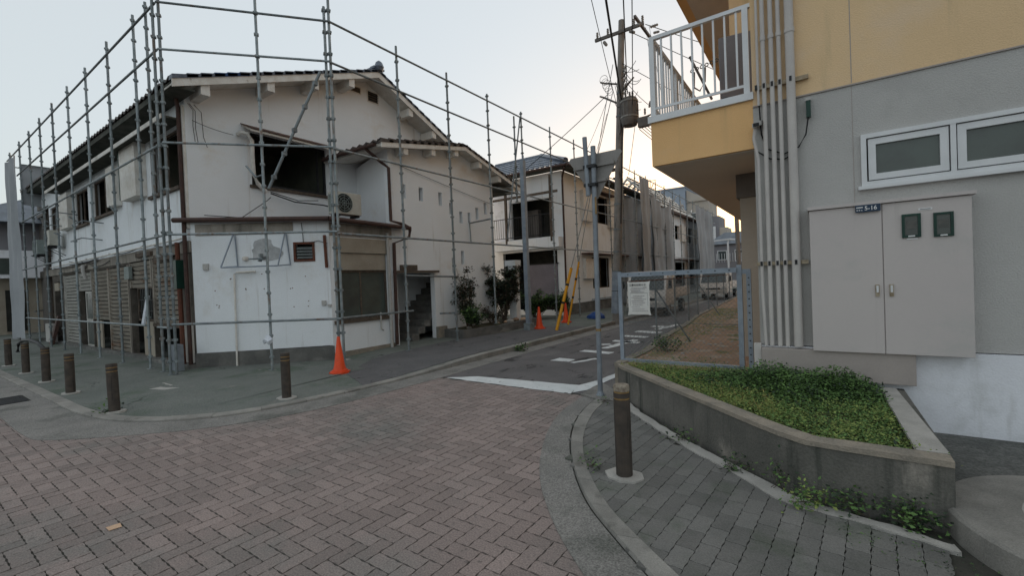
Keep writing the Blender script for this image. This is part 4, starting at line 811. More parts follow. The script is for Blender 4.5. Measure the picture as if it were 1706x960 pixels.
one(lambda m: m.hexa([(-8.5, 19.6, 5.15), (-8.2, 19.6, 5.1), (-8.2, 22, 5.3), (-8.5, 22, 5.35), (-8.5, 19.6, 5.2), (-8.2, 19.6, 5.15), (-8.2, 22, 5.35), (-8.5, 22, 5.4)]), 'walkway_board', 'pale_conc', s2)
# sheets
def sheet(name, label, p0, p1, z0, z1, amp=.12, folds=5, nx=34, nz=22, bulge=0., topdrop=0., m='tarp'):
    a = Vector((p0[0], p0[1], 0)); b = Vector((p1[0], p1[1], 0)); u = (b-a); n = Vector((u.y, -u.x, 0)).normalized(); mb = MB(); ph = random.uniform(0, 6)
    for j in range(nz+1):
        t = j/nz
        for i in range(nx+1):
            s_ = i/nx; d = amp*(.6*math.sin(s_*folds*6.28+ph+.8*math.sin(t*3+ph))+.4*math.sin(s_*folds*2.3*6.28+t*4))*(1-.25*t)+bulge*math.sin(math.pi*s_)*math.sin(math.pi*min(1, t*1.1))
            td = topdrop*math.sin(math.pi*s_)**2*t**4
            d += amp*.22*math.sin(s_*7+t*9+ph)*math.sin(t*13-s_*5); p = a+u*s_+n*d; mb.v.append((p.x, p.y, z0+(z1-z0)*t-td-.05*math.sin(s_*9+t*2)*(1-t)))
    for j in range(nz):
        for i in range(nx): k = j*(nx+1)+i; mb.f.append((k, k+1, k+nx+2, k+nx+1)); mb.m.append(0); mb.r.append(0)
    return tag(mb.build(name, m, smooth=True), label, 'tarpaulin', 'grey sheets hung on the scaffolds')
sheet('hanging_sheet', 'long narrow grey sheet hanging at the far left end of the scaffold', (-26.25, 3.5), (-28.35, 3.45), .15, 7.6, .10, 2, 14)
sheet('hanging_sheet', 'dark grey sheet stretched behind the roof edge at the far left end', (-26.3, 3.6), (-26.3, 8.2), 5.6, 7.2, .05, 2, 14)
sheet('hanging_sheet', 'flat brown-grey sheet hanging crosswise just beyond the utility pole', (-9.2, 24.2), (-8.35, 24.3), .3, 6.1, .03, 2, 14)
sheet('hanging_sheet', 'tall pale grey sheet, first of the pair draped in front of the stripped house', (-8.2, 24.7), (-8.2, 26.6), .4, 7.35, .13, 1.6, 40)
sheet('hanging_sheet', 'wide crumpled grey sheet with sagging top, second of the draped pair', (-8.2, 26.9), (-8.2, 31.6), .4, 6.75, .17, 2.2, 60, 40, bulge=-.1, topdrop=.7)
sheet('hanging_sheet', 'bluish grey sheet on the farthest scaffold bays down the street', (-8.2, 38.6), (-8.2, 45.0), .4, 7.3, .20, 3, 60)
# ------------------------------------------------------------------ planter before the wing, shrubs
lw = thing('low_planter_wall', 'low dark concrete planter kerb at the foot of the stair wing', 'planter', (-8.5, 9, 0))
wp = [(-9.3, 9.75), (-8.42, 9.62), (-8.38, 9.9), (-8.2, 11.2), (-8.35, 13.6)]
wi = offset(wp, .13)
for i in range(len(wp)-1):
    q = [wp[i], wp[i+1], wi[i+1], wi[i]]; mb = MB(); mb.prism(q, 0, .36+.01*(i % 2)); mb.build('kerb_block', 'plinth', lw)
one(lambda m: m.prism([(-9.38, 9.8), (-8.45, 9.8), (-8.35, 11.2), (-8.45, 13.6), (-11.5, 13.6), (-11.5, 12.6), (-9.38, 12.6)], .0, .33), 'soil', 'soil', lw)
def rock(mb, p, s_):
    mb.lathe(p, [(.4*s_, 0), (.9*s_, .2*s_), (1.0*s_, .5*s_), (.5*s_, .85*s_), (.1*s_, .95*s_)], 7)
for i in range(12):
    x, y = random.uniform(-9.1, -8.5), random.uniform(9.9, 13.3); mb = MB(); rock(mb, (x, y, .32), random.uniform(.06, .15)); mb.build('garden_stone', random.choice(('pale_conc', 'kerb', 'scrap', 'dirt')), lw)
tag(one(lambda m: (m.box(-9.05, -8.75, 12.85, 13.1, .1, 2.25), m.box(-9.15, -8.7, 12.8, 13.15, 2.25, 2.45)), 'cracked_pillar', 'stucco'), 'peeling white masonry pillar stub behind the tall dark shrub', 'pillar')
LEAF = {}
def leaves(name, pts, size, mats, parent=None, up=.3, rnd_=True, w_=.55):
    """folded two-face leaves at the given points, one mesh"""
    n = len(pts); P_ = np.array(pts); d = rng.normal(size=(n, 3)); d[:, 2] = d[:, 2]*.6+up; d /= np.linalg.norm(d, axis=1)[:, None]
    d[:, 2] *= .55; d /= np.linalg.norm(d, axis=1)[:, None]; q = rng.normal(size=(n, 3))*.45; q[:, 2] += 1; s_ = np.cross(d, q); s_ /= np.linalg.norm(s_, axis=1)[:, None]; nn = np.cross(d, s_)
    L = size*rng.uniform(.6, 1.3, n)[:, None]; Wd = L*w_*.5
    a = P_; b = P_+d*L*.5+s_*Wd+nn*L*.12; c = P_+d*L; e = P_+d*L*.5-s_*Wd+nn*L*.12
    V = np.stack([a, b, c, e], 1).reshape(-1, 3); me = bpy.data.meshes.new(name)
    F = np.arange(n)*4; F = np.stack([np.stack([F, F+1, F+2], 1), np.stack([F, F+2, F+3], 1)], 1).reshape(-1, 3)
    if parent is not None: V = V-np.array(WM[parent].translation)
    me.vertices.add(len(V)); me.vertices.foreach_set('co', V.ravel().astype(np.float32)); me.loops.add(F.size); me.loops.foreach_set('vertex_index', F.ravel().astype(np.int32))
    me.polygons.add(len(F)); me.polygons.foreach_set('loop_start', np.arange(0, F.size, 3).astype(np.int32))
    try: me.polygons.foreach_set('loop_total', np.full(len(F), 3, np.int32))
    except Exception: pass
    for m_ in mats: me.materials.append(M[m_])
    mi = np.repeat(rng.integers(0, len(mats), n), 2).astype(np.int32); me.polygons.foreach_set('material_index', mi)
    me.update(calc_edges=True)
    at = me.attributes.new('rnd', 'FLOAT', 'FACE'); at.data.foreach_set('value', np.repeat(rng.random(n), 2).astype(np.float32))
    o = bpy.data.objects.new(name, me); COL.objects.link(o)
    if parent is not None: o.parent = parent
    return o
def shrub(label, x, y, z0, h, r, nst, nl, mats, size, lean=(0, 0), group=None, low=.15, name='shrub', twig=.012):
    t = thing(name, label, 'shrub', (x, y, z0)); pts = []
    sb_ = MB()
    for k in range(nst):
        an = random.uniform(0, 6.28); rr = random.uniform(.3, 1)*r
        p = [Vector((x+random.uniform(-.06, .06), y+random.uniform(-.06, .06), z0))]
        tip = Vector((x+math.cos(an)*rr+lean[0], y+math.sin(an)*rr+lean[1], z0+h*random.uniform(.55, 1)))
        mid = p[0].lerp(tip, .5)+Vector((random.uniform(-.1, .1), random.uniform(-.1, .1), .12*h)); p += [mid, tip]
        sb_.tube(p, [twig, twig*.7, twig*.3], 5)
        for b in range(4):
            s_ = random.uniform(.3, .95); bp = (p[0].lerp(mid, s_*2) if s_ < .5 else mid.lerp(tip, s_*2-1)); e = bp+Vector((random.uniform(-.25, .25)*r*1.6, random.uniform(-.25, .25)*r*1.6, random.uniform(-.05, .22)*h*.5)); sb_.tube([bp, e], [twig*.4, twig*.2], 4)
            for q in range(nl//(nst*4)):
                f = random.uniform(.1, 1.1); c = bp.lerp(e, f); 
                if c.z > z0+low*h: pts.append((c.x+random.gauss(0, .05), c.y+random.gauss(0, .05), c.z+random.gauss(0, .05)))
    sb_.build('stems', 'bark', t); leaves('foliage', pts, size, mats, t); return t
shrub('sparse dark reddish-green shrub against the white wing wall left of the bushy one', -8.95, 10.45, .33, 1.95, .62, 12, 1500, ['leaf_dark', 'leaf_red', 'leaf_dark'], .085)
shrub('low glossy green bush at the left end of the planter', -8.75, 10.35, .3, .75, .45, 12, 1600, ['leaf', 'leaf_dark'], .10, low=.0)
shrub('tall drooping dark shrub beside the peeling pillar', -8.9, 12.3, .33, 2.05, .72, 22, 5200, ['leaf_dark', 'leaf_dark', 'leaf_red'], .10, (.0, .1), low=.05)
shrub('dry brown tangle of stems between the two planter shrubs', -8.75, 11.5, .33, .6, .4, 12, 700, ['leaf_red', 'bark', 'leaf_dark'], .07, low=0)
shrub('dark bushy shrub before the purple-grey sheet', -9.7, 15.6, .0, 1.3, .75, 14, 2600, ['leaf_dark', 'leaf'], .11, low=0)
shrub('second dark bush beside the white downpipe corner', -8.95, 16.3, .1, 1.1, .6, 12, 1800, ['leaf_dark', 'leaf'], .11, low=0)
shrub('dark shrub in the shade behind the steel column', -10.2, 14.2, .0, 2.2, .6, 12, 1800, ['leaf_dark'], .10, low=.1)
# ------------------------------------------------------------------ steel column, cones, guy guards, utility pole
stc = thing('steel_column', 'grey galvanised square steel column standing on the left pavement', 'column', (-7.72, 12, .1))
one(lambda m: m.box(-7.79, -7.65, 11.93, 12.07, .1, 5.55), 'shaft', 'blue_steel', stc); one(lambda m: m.box(-7.84, -7.60, 11.88, 12.12, .1, .35), 'foot_sleeve', 'galv', stc); one(lambda m: m.tube([(-7.7, 12.0, 5.5), (-7.7, 12, 5.72)], .035, 8), 'top_pin', 'blue_steel', stc)
def cone(label, loc, h=.72, s_=1., group='orange traffic cones'):
    t = thing('traffic_cone', label, 'traffic cone', loc, 0, group)
    x, y, z = loc
    one(lambda m: m.lathe(loc, [(.135, .035), (.125, .07), (.10, .16), (.028, h-.01), (.024, h), (.012, h)], 20), 'cone_body', 'orange', t, smooth=True)
    one(lambda m: m.prism([(x+.19*math.cos(a*math.pi/4+.39)*1.05, y+.19*math.sin(a*math.pi/4+.39)*1.05) for a in range(8)], z+.0, z+.035), 'base', 'orange', t)
    one(lambda m: m.lathe(loc, [(.155, .035), (.15, .065), (.13, .07)], 20), 'collar', 'orange', t, smooth=True)
    return t
cone('large orange traffic cone by the chamfered corner of the white house', (-7.83, 5.22, walk_z(-7.8, 5.2)))
cone('orange traffic cone at the foot of the steel column', (-7.60, 12.45, .12)); cone('orange traffic cone half hidden behind the yellow guy guards', (-7.7, 14.5, .12))
def guard(label, a, b, gr_=.05):
    a = Vector(a); b = Vector(b); t = thing('guy_wire', label, 'guy wire', tuple(a), 0, 'yellow-sleeved guy wires of the utility pole')
    k = a.lerp(b, .24)
    tube_obj('yellow_sleeve', [a, k], gr_, 'yellow_pl', t, 10)
    for q in (.10, .17): p = a.lerp(b, q); mb = MB(); mb.tube([p, a.lerp(b, q+.008)], gr_+.004, 10); mb.build('black_band', 'cable', t)
    tube_obj('stay_cable', [k, b], .012, 'galv_dark', t, 6); return t
guard('nearer yellow plastic guy-wire guard at the kerb of the left pavement', (-6.80, 12.15, .12), (-5.75, 14.95, 8.2)); guard('farther yellow plastic guy-wire guard behind the first one', (-7.28, 13.85, .12), (-5.80, 15.15, 9.2), .036)
up = thing('utility_pole', 'tall brown concrete utility pole with transformer and crossarm by the side street', 'utility pole', (-6.13, 15.4, 0))
B0, T0 = Vector((-6.13, 15.4, 0)), Vector((-5.52, 15.4, 10.75))
def pp(z): return B0.lerp(T0, z/10.75)
tube_obj('shaft', [B0, pp(5), T0], [.16, .14, .105], 'pole_conc', up, 16)
for z in (1.9, 2.6, 3.4, 4.3, 7.4, 8.2): q = pp(z); one(lambda m: m.tube([q, pp(z+.05)], .182-.0055*z, 14), 'pole_band', 'galv_dark', up)
one(lambda m: m.hexa([tuple(pp(10.35)+Vector(v)) for v in ((-.95, -.14, -.08), (.85, -.2, -.12), (.85, -.12, -.12), (-.95, -.06, -.08), (-.95, -.14, .02), (.85, -.2, -.02), (.85, -.12, -.02), (-.95, -.06, .02))]), 'crossarm', 'transf', up)
one(lambda m: m.box(*(lambda q: (q.x+.75, q.x+.83, q.y-.9, q.y+1.2, q.z-.14, q.z-.06))(pp(10.3))), 'crossarm', 'transf', up)
def insul(p, ax=(0, 0, 1), s_=1.):
    p = Vector(p); a = Vector(ax).normalized(); mb = MB()
    pts = [p+a*(.03*i*s_) for i in range(9)]; mb.tube(pts, [.02*s_, .05*s_, .025*s_, .05*s_, .025*s_, .05*s_, .025*s_, .045*s_, .015*s_], 8); return mb.build('insulator', 'ceramic', up, smooth=True)
T = pp(10.35)
for dx in (-.85, -.45, .5, .8): insul(T+Vector((dx, -.12, 0)))
insul(T+Vector((-.6, -.15, -.2)), (.4, -.3, -.6), 1.2); insul(T+Vector((.35, -.15, -.15)), (.6, -.3, -.5), 1.2); insul(T+Vector((.8, -.6, -.3)), (.3, -.6, -.4), 1.2); insul(T+Vector((1.1, -.3, -.35)), (1, 0, 0), 1.1); insul(T+Vector((1.0, .4, -.2)), (.5, .5, .2), 1.)
trx, trz = -5.34, 7.12
tf = one(lambda m: m.lathe((trx, 15.35, trz), [(.24, -.12), (.285, 0), (.295, .08), (.295, .74), (.26, .82), (.06, .87)], 18), 'transformer', 'transf', up, smooth=True)
for z in (.12, .66): one(lambda m: m.lathe((trx, 15.35, trz+z), [(.30, 0), (.315, .01), (.315, .06), (.30, .07)], 18), 'band', 'ceramic', tf)
for k in range(14): a = k*math.pi*2/14; one(lambda m: m.box(trx+.3*math.cos(a)-.012, trx+.3*math.cos(a)+.012, 15.35+.3*math.sin(a)-.012, 15.35+.3*math.sin(a)+.012, trz+.2, trz+.62), 'fin', 'transf', tf)
for dx in (-.1, .05, .15): insul((trx+dx, 15.3, trz+.82), (0, 0, 1), .9)
for z, l, dz in ((8.55, -.55, .15), (7.85, -.55, .35), (8.2, .4, .3)): q = pp(z); o = tube_obj('side_arm', [q, q+Vector((l, -.1, dz))], .035, 'transf', up, 8); insul(q+Vector((l, -.1, dz)), (l, 0, .3), .8)
for k in range(5): insul(pp(8.0)+Vector((.2, -.12, .1+k*.2)), (.5, -.2, 1), .8)
one(lambda m: m.box(-4.98, -4.62, 15.1, 15.3, 6.80, 7.12), 'switch_box', 'transf', up)
tube_obj('switch_arm', [(-5.6, 15.3, 7.0), (-4.3, 15.2, 7.2)], .03, 'transf', up); insul((-4.75, 15.2, 7.2), (0, 0, 1), .9); insul((-4.4, 15.2, 7.25), (0, 0, 1), .9); insul((-4.6, 15.2, 7.4), (.2, 0, 1), .9)
for k in range(16):
    a = pp(random.uniform(7.2, 9.2))+Vector((random.uniform(.05, .2), -.14, 0)); b = a+Vector((random.uniform(-.35, .7), random.uniform(-.2, .1), random.uniform(-.9, .9))); tube_obj('jumper_wire', sag(a, b, random.uniform(.05, .35), 8), .010, 'cable', up, 5)
for k in range(6):
    c = pp(8.35+.1*k)+Vector((-.35-.05*k, -.1, 0)); r_ = random.uniform(.1, .18); tube_obj('wire_loop', [c+Vector((r_*math.cos(a/10*6.28), .03*a/10, r_*math.sin(a/10*6.28))) for a in range(11)], .008, 'cable', up, 4)
tube_obj('riser_cable', [pp(3.6)+Vector((.15, -.1, 0)), pp(6.2)+Vector((.14, -.1, 0)), pp(7.2)+Vector((.18, -.1, 0))], .02, 'cable', up, 6)
for k in range(5): one(lambda m: m.tube([pp(2.2+k*.9), pp(2.2+k*.9)+Vector((.22 if k % 2 else -.22, 0, 0))], .012, 5), 'climbing_step', 'galv_dark', up)
one(lambda m: m.tube([pp(.4), pp(1.9)], .188, 18), 'grey_wrap', 'blue_steel', up, smooth=True); one(lambda m: m.tube([pp(1.2), pp(1.22)], .191, 18), 'wrap_band', 'dark_metal', up)
# overhead wires: each is its own thing
def wire(label, a, b, drop, r=.010): return tag(tube_obj('overhead_wire', sag(a, b, drop, 18), r, 'cable', None, 5), label, 'wire', 'overhead wires')
WL = [('thick twisted service cable rising from the pole past the crossarm to the upper frame edge', pp(7.9)+Vector((.1, -.12, 0)), Vector((-2.8, 6.0, 9.35)), .0, .032),
      ('thin wire left of the pole top rising steeply', T+Vector((-.2, -.15, -2.6)), Vector((-3.25, 6.0, 9.2)), .1, .010), ('black wire right of the pole top rising steeply', pp(8.1)+Vector((.3, -.1, 0)), Vector((-2.2, 6.2, 9.3)), .1, .018),
      ('second black wire right of the pole rising to the frame edge', pp(7.6)+Vector((.5, -.1, 0)), Vector((-1.95, 6.2, 9.4)), .15, .014), ('wire falling from the pole to the scaffold and white house on the left', pp(8.3)+Vector((-.4, -.1, 0)), Vector((-11.4, 15.0, 5.2)), .1, .013),
      ('service drop from the left pole arm to the tiled house roof', pp(8.2)+Vector((-.4, -.1, 0)), Vector((-9.2, 18.5, 6.4)), .2, .008), ('second service drop beside the first to the tiled house', pp(7.6)+Vector((-.45, -.1, 0)), Vector((-9.0, 19.5, 6.5)), .2, .008),
      ('high wire slanting from the crossarm behind the balcony railing', T+Vector((.5, -.2, -.3)), Vector((5, 42, 10.6)), .3, .013), ('wire slanting from the crossarm end behind the balcony post', T+Vector((.95, -.3, -.2)), Vector((6, 40, 12.5)), .3, .013),
      ('lower wire slanting down behind the balcony slab', pp(9.2)+Vector((.1, -.1, 0)), Vector((3, 40, 7.6)), .3, .012), ('grey wire running to the switch box on the pole', pp(8.6)+Vector((.2, -.1, 0)), Vector((-4.4, 15.3, 7.3)), .1, .010),
      ('drooping thin cable loop beside the pole below the transformer', (-5.15, 15.35, 7.0), (-5.45, 15.35, 5.3), .0, .010)]
for l_, a, b, dr, r_ in WL: wire(l_, a, b, dr, r_)
for k in range(4): wire(('uppermost', 'second', 'third', 'lowest')[k]+' of four parallel street wires running to the right behind the balcony slab', (-5.0, 15.3, 7.15-.12*k), (-3.0, 75, 7.6-.2*k), .9, .012)
for k in range(2): wire(('left', 'right')[k]+' one of two thin vertical drop wires between pole and balcony post', T+Vector((.95+.12*k, -.3, -.3)), (-4.3+.2*k, 15.1, 7.3), .0, .006)
# ------------------------------------------------------------------ sign pole
sp = thing('road_sign', 'grey pole with the blank back of an inverted triangular road sign', 'road sign', (-2.6, 5.86, 0))
tube_obj('pole', [(-2.61, 5.86, .03), (-2.58, 5.86, 3.56)], .036, 'pole_grey', sp, 14); one(lambda m: m.lathe((-2.61, 5.86, .03), [(.06, 0), (.06, .01), (.045, .05), (.037, .06)], 14), 'base_collar', 'pole_grey', sp)
tube_obj('clamped_stub', [(-2.665, 5.83, 2.87), (-2.69, 5.83, 3.70)], .033, 'pole_grey', sp, 14)
tri = [(-2.99, 3.45), (-2.20, 3.45), (-2.595, 2.80)]
mb = MB(); v = []
for d in (5.93, 5.945): v += [(x, d, z) for x, z in ((-2.97, 3.47), (-2.22, 3.47), (-2.19, 3.43), (-2.57, 2.83), (-2.61, 2.83), (-3.0, 3.43))]
mb.add(v, [(0, 1, 2, 3, 4, 5), (11, 10, 9, 8, 7, 6)]+[(i, (i+1) % 6, 6+(i+1) % 6, 6+i) for i in range(6)]); pn = mb.build('sign_plate', 'sign_back', sp)
for z, hw in ((3.30, .30), (3.08, .17)): one(lambda m: m.box(-2.595-hw, -2.595+hw, 5.900, 5.929, z-.02, z+.02), 'stiffener', 'sign_back', pn)
one(lambda m: m.add([(-2.9, 5.948, 3.42), (-2.29, 5.948, 3.42), (-2.595, 5.948, 2.92)], [(0, 1, 2)]), 'sign_face', 'red', pn)
for z in (3.28, 3.02): one(lambda m: m.box(-2.72, -2.54, 5.80, 5.90, z-.02, z+.02), 'clamp', 'dark_metal', sp)
one(lambda m: m.tube([(-2.602, 5.86, .95), (-2.602, 5.86, .985)], .0385, 14), 'yellow_tape', 'gold', sp)
one(lambda m: m.box(-2.565, -2.545, 5.82, 5.835, 2.6, 2.84), 'yellow_tag', 'gold', sp)
# ------------------------------------------------------------------ bollards
def bollard_proto(h=.70, cap='bollard'):
    t = thing('bollard', 'x', 'bollard', (0, 0, 0), 0, 'brown pavement bollards with gold bands'); WM[t] = Matrix.Identity(4)
    r = .068
    one(lambda m: m.lathe((0, 0, 0), [(r, 0), (r, h-.12)], 20), 'shaft', 'bollard', t, smooth=True)
    one(lambda m: m.lathe((0, 0, 0), [(r*.93, h-.12), (r*.93, h-.105)], 20), 'groove', 'gold', t)
    one(lambda m: m.lathe((0, 0, 0), [(r, h-.105), (r, h-.065)], 20), 'neck_ring', 'bollard', t, smooth=True)
    one(lambda m: m.lathe((0, 0, 0), [(r*.93, h-.065), (r*.93, h-.05)], 20), 'groove', 'gold', t)
    one(lambda m: m.lathe((0, 0, 0), [(r, h-.05), (r, h-.01), (r*.9, h), (r*.3, h+.003)], 20), 'cap', cap, t, smooth=True)
    pts = wob([(.17*math.cos(a), .13*math.sin(a)) for a in (0, .8, 1.6, 2.4, 3.2, 4.0, 4.8, 5.5)], .08, .012)
    one(lambda m: m.prism(pts, -.02, .010), 'cement_collar', 'pale_conc', t); return t
bp = bollard_proto()
for i, (x, y, lb) in enumerate(((-6.84, 3.62, 'bollard on the pavement corner between the orange cone and the road'), (-8.5, 1.97, 'leaning bollard nearest the viewer on the left pavement'), (-11.0, 1.97, 'broad-looking second bollard in the left row'),
                               (-13.1, 2.0, 'third bollard in the left row'), (-15.2, 2.0, 'fourth bollard in the left row, before the grey arch'), (-17.5, 2.0, 'farthest bollard at the left frame edge'))):
    o = bp if i == 0 else copy_tree(bp); o.location = (x, y, .04); o['label'] = lb
    if i == 1: o.rotation_euler = (.0, -.07, 0)
b2_ = bollard_proto(.77, 'bollard_cap'); b2_.location = (-1.395, 3.56, .03); b2_['label'] = 'nearest bollard on the right pavement before the planter wall, worn pale cap'
tag(one(lambda m: m.tube([(-21.8, 2.7, .04), (-21.7, 2.72, .3), (-21.2, 2.75, .44), (-20.4, 2.8, .48), (-19.6, 2.85, .42), (-19.2, 2.9, .28), (-19.1, 2.9, .04)], .05, 8), 'arched_rail', 'dark_metal', smooth=True), 'bent dark grey arch rail on the pavement behind the row of bollards', 'rail')
gr = thing('drain_grate', 'dark rectangular drain grate in the left gutter', 'drain grate', (-11.5, 1.3, 0))
one(lambda m: m.box(-11.9, -11.1, 1.12, 1.5, -.02, .008), 'frame', 'dark', gr)
for k in range(12): one(lambda m: m.box(-11.88+k*.066, -11.85+k*.066, 1.14, 1.48, .008, .016), 'bar', 'dark_metal', gr)
tag(flat('paper_scrap', [(-4.38, .93), (-4.30, .93), (-4.29, 1.0), (-4.37, 1.01)], .006, 'scrap', .003), 'small pale orange scrap lying on the brick road', 'litter')
tag(one(lambda m: (m.lathe((-7.3, 16.3, .12), [(.0, 0), (.35, 0), (.32, .12), (.15, .24), (.0, .26)], 9), m.lathe((-7.55, 16.6, .12), [(.0, 0), (.3, 0), (.24, .1), (.0, .16)], 7)), 'blue_bundle', 'blue_tarp'), 'crumpled blue sheet heaped on the pavement beyond the cones', 'sheet')
# ------------------------------------------------------------------ right-hand apartment building
rb_ = thing('apartment_building', 'ochre and grey apartment block with balcony over the right pavement', 'building', (-.6, 6, 0))
P_R = PL((-.6, 6.0), u=(1, 0), out=(0, -1))
WX0, WX1, WZ0, WZ1 = .985, 3.45, 2.55, 3.09
mb = MB(); P_R.wall(mb, [(0, .84), (12, .84), (12, 3.65), (0, 3.65)], [(WX0, WZ0, WX1, WZ1)], .2); mb.build('grey_wall', 'grey_wall', rb_)
one(lambda m: P_R.box(m, 0, 12, 3.65, 12, -.2, .012), 'ochre_wall', 'yellow_pale', rb_)
one(lambda m: P_R.box(m, .0, 12, 3.635, 3.65, -.1, .016), 'wall_groove', 'duct_cover', rb_)
for q in (.92, 2.35): one(lambda m: P_R.box(m, q, q+.006, .86, 3.63, .0, .0025), 'wall_joint', 'duct_cover', rb_)
for q in (.92, 2.35): one(lambda m: P_R.box(m, q, q+.008, 3.66, 9, .012, .0145), 'wall_joint', 'duct_cover', rb_)
one(lambda m: P_R.box(m, -.0, 12, -.05, .83, -.2, .022), 'white_base', 'white_base', rb_)
one(lambda m: (m.box(-.6, -.42, 6.2, 30, 0, 12), m.box(-.6, 11.4, 29.8, 30, 0, 12), m.box(11.2, 11.4, 6.2, 30, 0, 12), m.box(-.6, 11.4, 6.2, 30, 11.9, 12)), 'body_walls', 'yellow_wall', rb_)
one(lambda m: m.box(.2, 3.6, 6.9, 7.0, 1, 3.6), 'inner_wall', 'inside', rb_)
# window strip
mb = MB(); P_R.ring(mb, WX0, WZ0, WX1, WZ1, .045, -.06, .035); P_R.box(mb, 1.665, 1.705, WZ0+.045, WZ1-.045, -.055, .032); P_R.box(mb, 2.50, 2.55, WZ0+.045, WZ1-.045, -.055, .032)
wn = mb.build('strip_window', 'alu_white', rb_)
one(lambda m: P_R.box(m, WX0-.03, WX1, WZ0-.035, WZ0, -.02, .06), 'window_sill', 'alu_white', wn)
for a0, a1 in ((1.045, 1.655), (1.715, 2.49), (2.56, 3.38)):
    mb = MB(); P_R.ring(mb, a0, WZ0+.058, a1, WZ1-.055, .062, -.04, .018); sh_ = mb.build('sash', 'alu_white', wn)
    one(lambda m: P_R.box(m, a0+.06, a1-.06, WZ0+.118, WZ1-.113, -.02, -.012), 'pane', 'frost', wn)
# balcony
BX, BZ0, BZ1 = -1.8, 3.16, 3.73
bal = one(lambda m: m.hexa([(BX, 6.0, BZ0), (-.601, 6.0, BZ0), (-.601, 22, BZ0), (BX, 22, BZ0), (BX, 6.0, BZ1), (-.601, 6.0, BZ1), (-.601, 22, BZ1), (BX, 22, BZ1)]), 'balcony', 'yellow_wall', rb_)
one(lambda m: m.box(BX+.02, -.60, 6.04, 21.9, BZ0-.012, BZ0-.004), 'soffit', 'soffit_r', bal)
one(lambda m: (m.box(BX-.03, -.59, 5.965, 6.14, BZ1, BZ1+.085), m.box(BX-.03, BX+.12, 6.14, 22, BZ1, BZ1+.085)), 'coping', 'alu_white', bal)
zt, zb_, zc = 4.88, 3.93, BZ1+.085
one(lambda m: (m.box(BX, -.60, 6.02, 6.075, zt-.045, zt), m.box(BX, BX+.055, 6.075, 22, zt-.045, zt)), 'handrail', 'alu_white', bal)
one(lambda m: (m.box(BX+.05, -.68, 6.035, 6.06, zb_-.015, zb_+.015), m.box(BX+.015, BX+.04, 6.1, 22, zb_-.015, zb_+.015)), 'lower_rail', 'alu_white', bal)
for x in (BX+.03, -.66): one(lambda m: m.box(x-.032, x+.032, 6.015, 6.08, zc, zt-.045), 'rail_post', 'alu_white', bal)
for k in range(8): x = BX+.155+k*.127; one(lambda m: m.box(x-.011, x+.011, 6.036, 6.058, zb_, zt-.045), 'baluster', 'alu_white', bal)
for k in range(110):
    y = 6.2+k*.13
    if k % 9 == 8: one(lambda m: m.box(BX+.0, BX+.055, y-.03, y+.03, zc, zt-.045), 'rail_post', 'alu_white', bal)
    else: one(lambda m: m.box(BX+.018, BX+.038, y-.011, y+.011, zb_, zt-.045), 'baluster', 'alu_white', bal)
ub = one(lambda m: m.box(BX, -.601, 7.3, 22, 6.15, 6.75), 'upper_balcony', 'yellow_wall', rb_); one(lambda m: m.box(BX+.14, -.60, 7.36, 21.9, 6.14, 6.147), 'soffit', 'soffit_r', ub)
one(lambda m: m.box(-1.0, -.6, 7.3, 7.42, BZ1, 6.14), 'wing_wall', 'yellow_pale', rb_)
# laundry holder
lh = MB(); 
for k in range(7):
    c = (-1.66+k*.075, 7.9, 5.08+.012*k); lh.tube([(c[0]+.026*math.cos(a*.785), c[1], c[2]+.026*math.sin(a*.785)) for a in range(9)], .009, 4)
lh.build('pole_holder', 'transf', bal)
tube_obj('laundry_pole', [(-1.66, 7.75, 5.26), (-1.38, 7.95, 4.55)], .02, 'transf', bal); tube_obj('holder_arm', [(-1.63, 7.9, 5.05), (-1.64, 7.9, 4.8), (-1.55, 7.9, 4.72), (-1.47, 7.9, 4.85), (-1.46, 7.9, 5.08)], .016, 'transf', bal)
ab = ac('air_conditioner', 'boxy grey outdoor unit standing on the ochre balcony behind the railing', (-.90, 7.05, BZ1+.35), math.radians(188), 'far_grey', .42, .85, .3)
# support column under balcony, conduits, brackets
one(lambda m: m.box(-.95, -.74, 7.4, 7.6, .3, 2.85), 'balcony_column', 'far_cream', rb_); one(lambda m: m.box(-.99, -.72, 7.35, 7.65, 2.80, 3.145), 'column_head', 'brown_sheet', rb_)
cz = .84; yb = 5.93
cx = ((-.555, .017, .84, 3.42), (-.475, .023, .84, 9), (-.395, .024, .84, 9), (-.32, .022, .84, 9), (-.215, .045, .84, 9))
for i, (x, r_, z0, z1) in enumerate(cx):
    top = -.03 if i else .0
    pts = [(x, yb, z0), (x, yb, 3.0), (x, yb, z1)] if i else [(x+.02, yb, z0), (x+.0, yb, 1.5), (x+.0, yb, 3.0), (x-.04, yb, 3.25), (x-.02, yb, 3.40)]
    tube_obj('conduit', pts, r_, 'conduit', rb_, 14)
    if i: 
        for z in (4.35, 5.1): one(lambda m: m.tube([(x, yb, z), (x, yb, z+.05)], r_+.006, 14), 'conduit_coupler', 'conduit', rb_)
tube_obj('conduit', [(-.535, yb, 3.62), (-.53, yb, 9)], .014, 'conduit', rb_, 10)
tube_obj('cable', [(-.53, yb, 3.63), (-.52, yb+.04, 3.3), (-.47, yb+.045, 3.12), (-.3, yb+.045, 3.03), (-.16, yb+.045, 3.08), (-.09, yb+.03, 3.2), (-.06, yb+.02, 3.40)], .008, 'cable', rb_, 6)
tube_obj('cable', [(-.60, yb, 3.20), (-.56, yb+.03, 3.1), (-.44, yb+.045, 3.0), (-.3, yb+.045, 2.97), (-.2, yb+.045, 3.02)], .008, 'cable', rb_, 6)
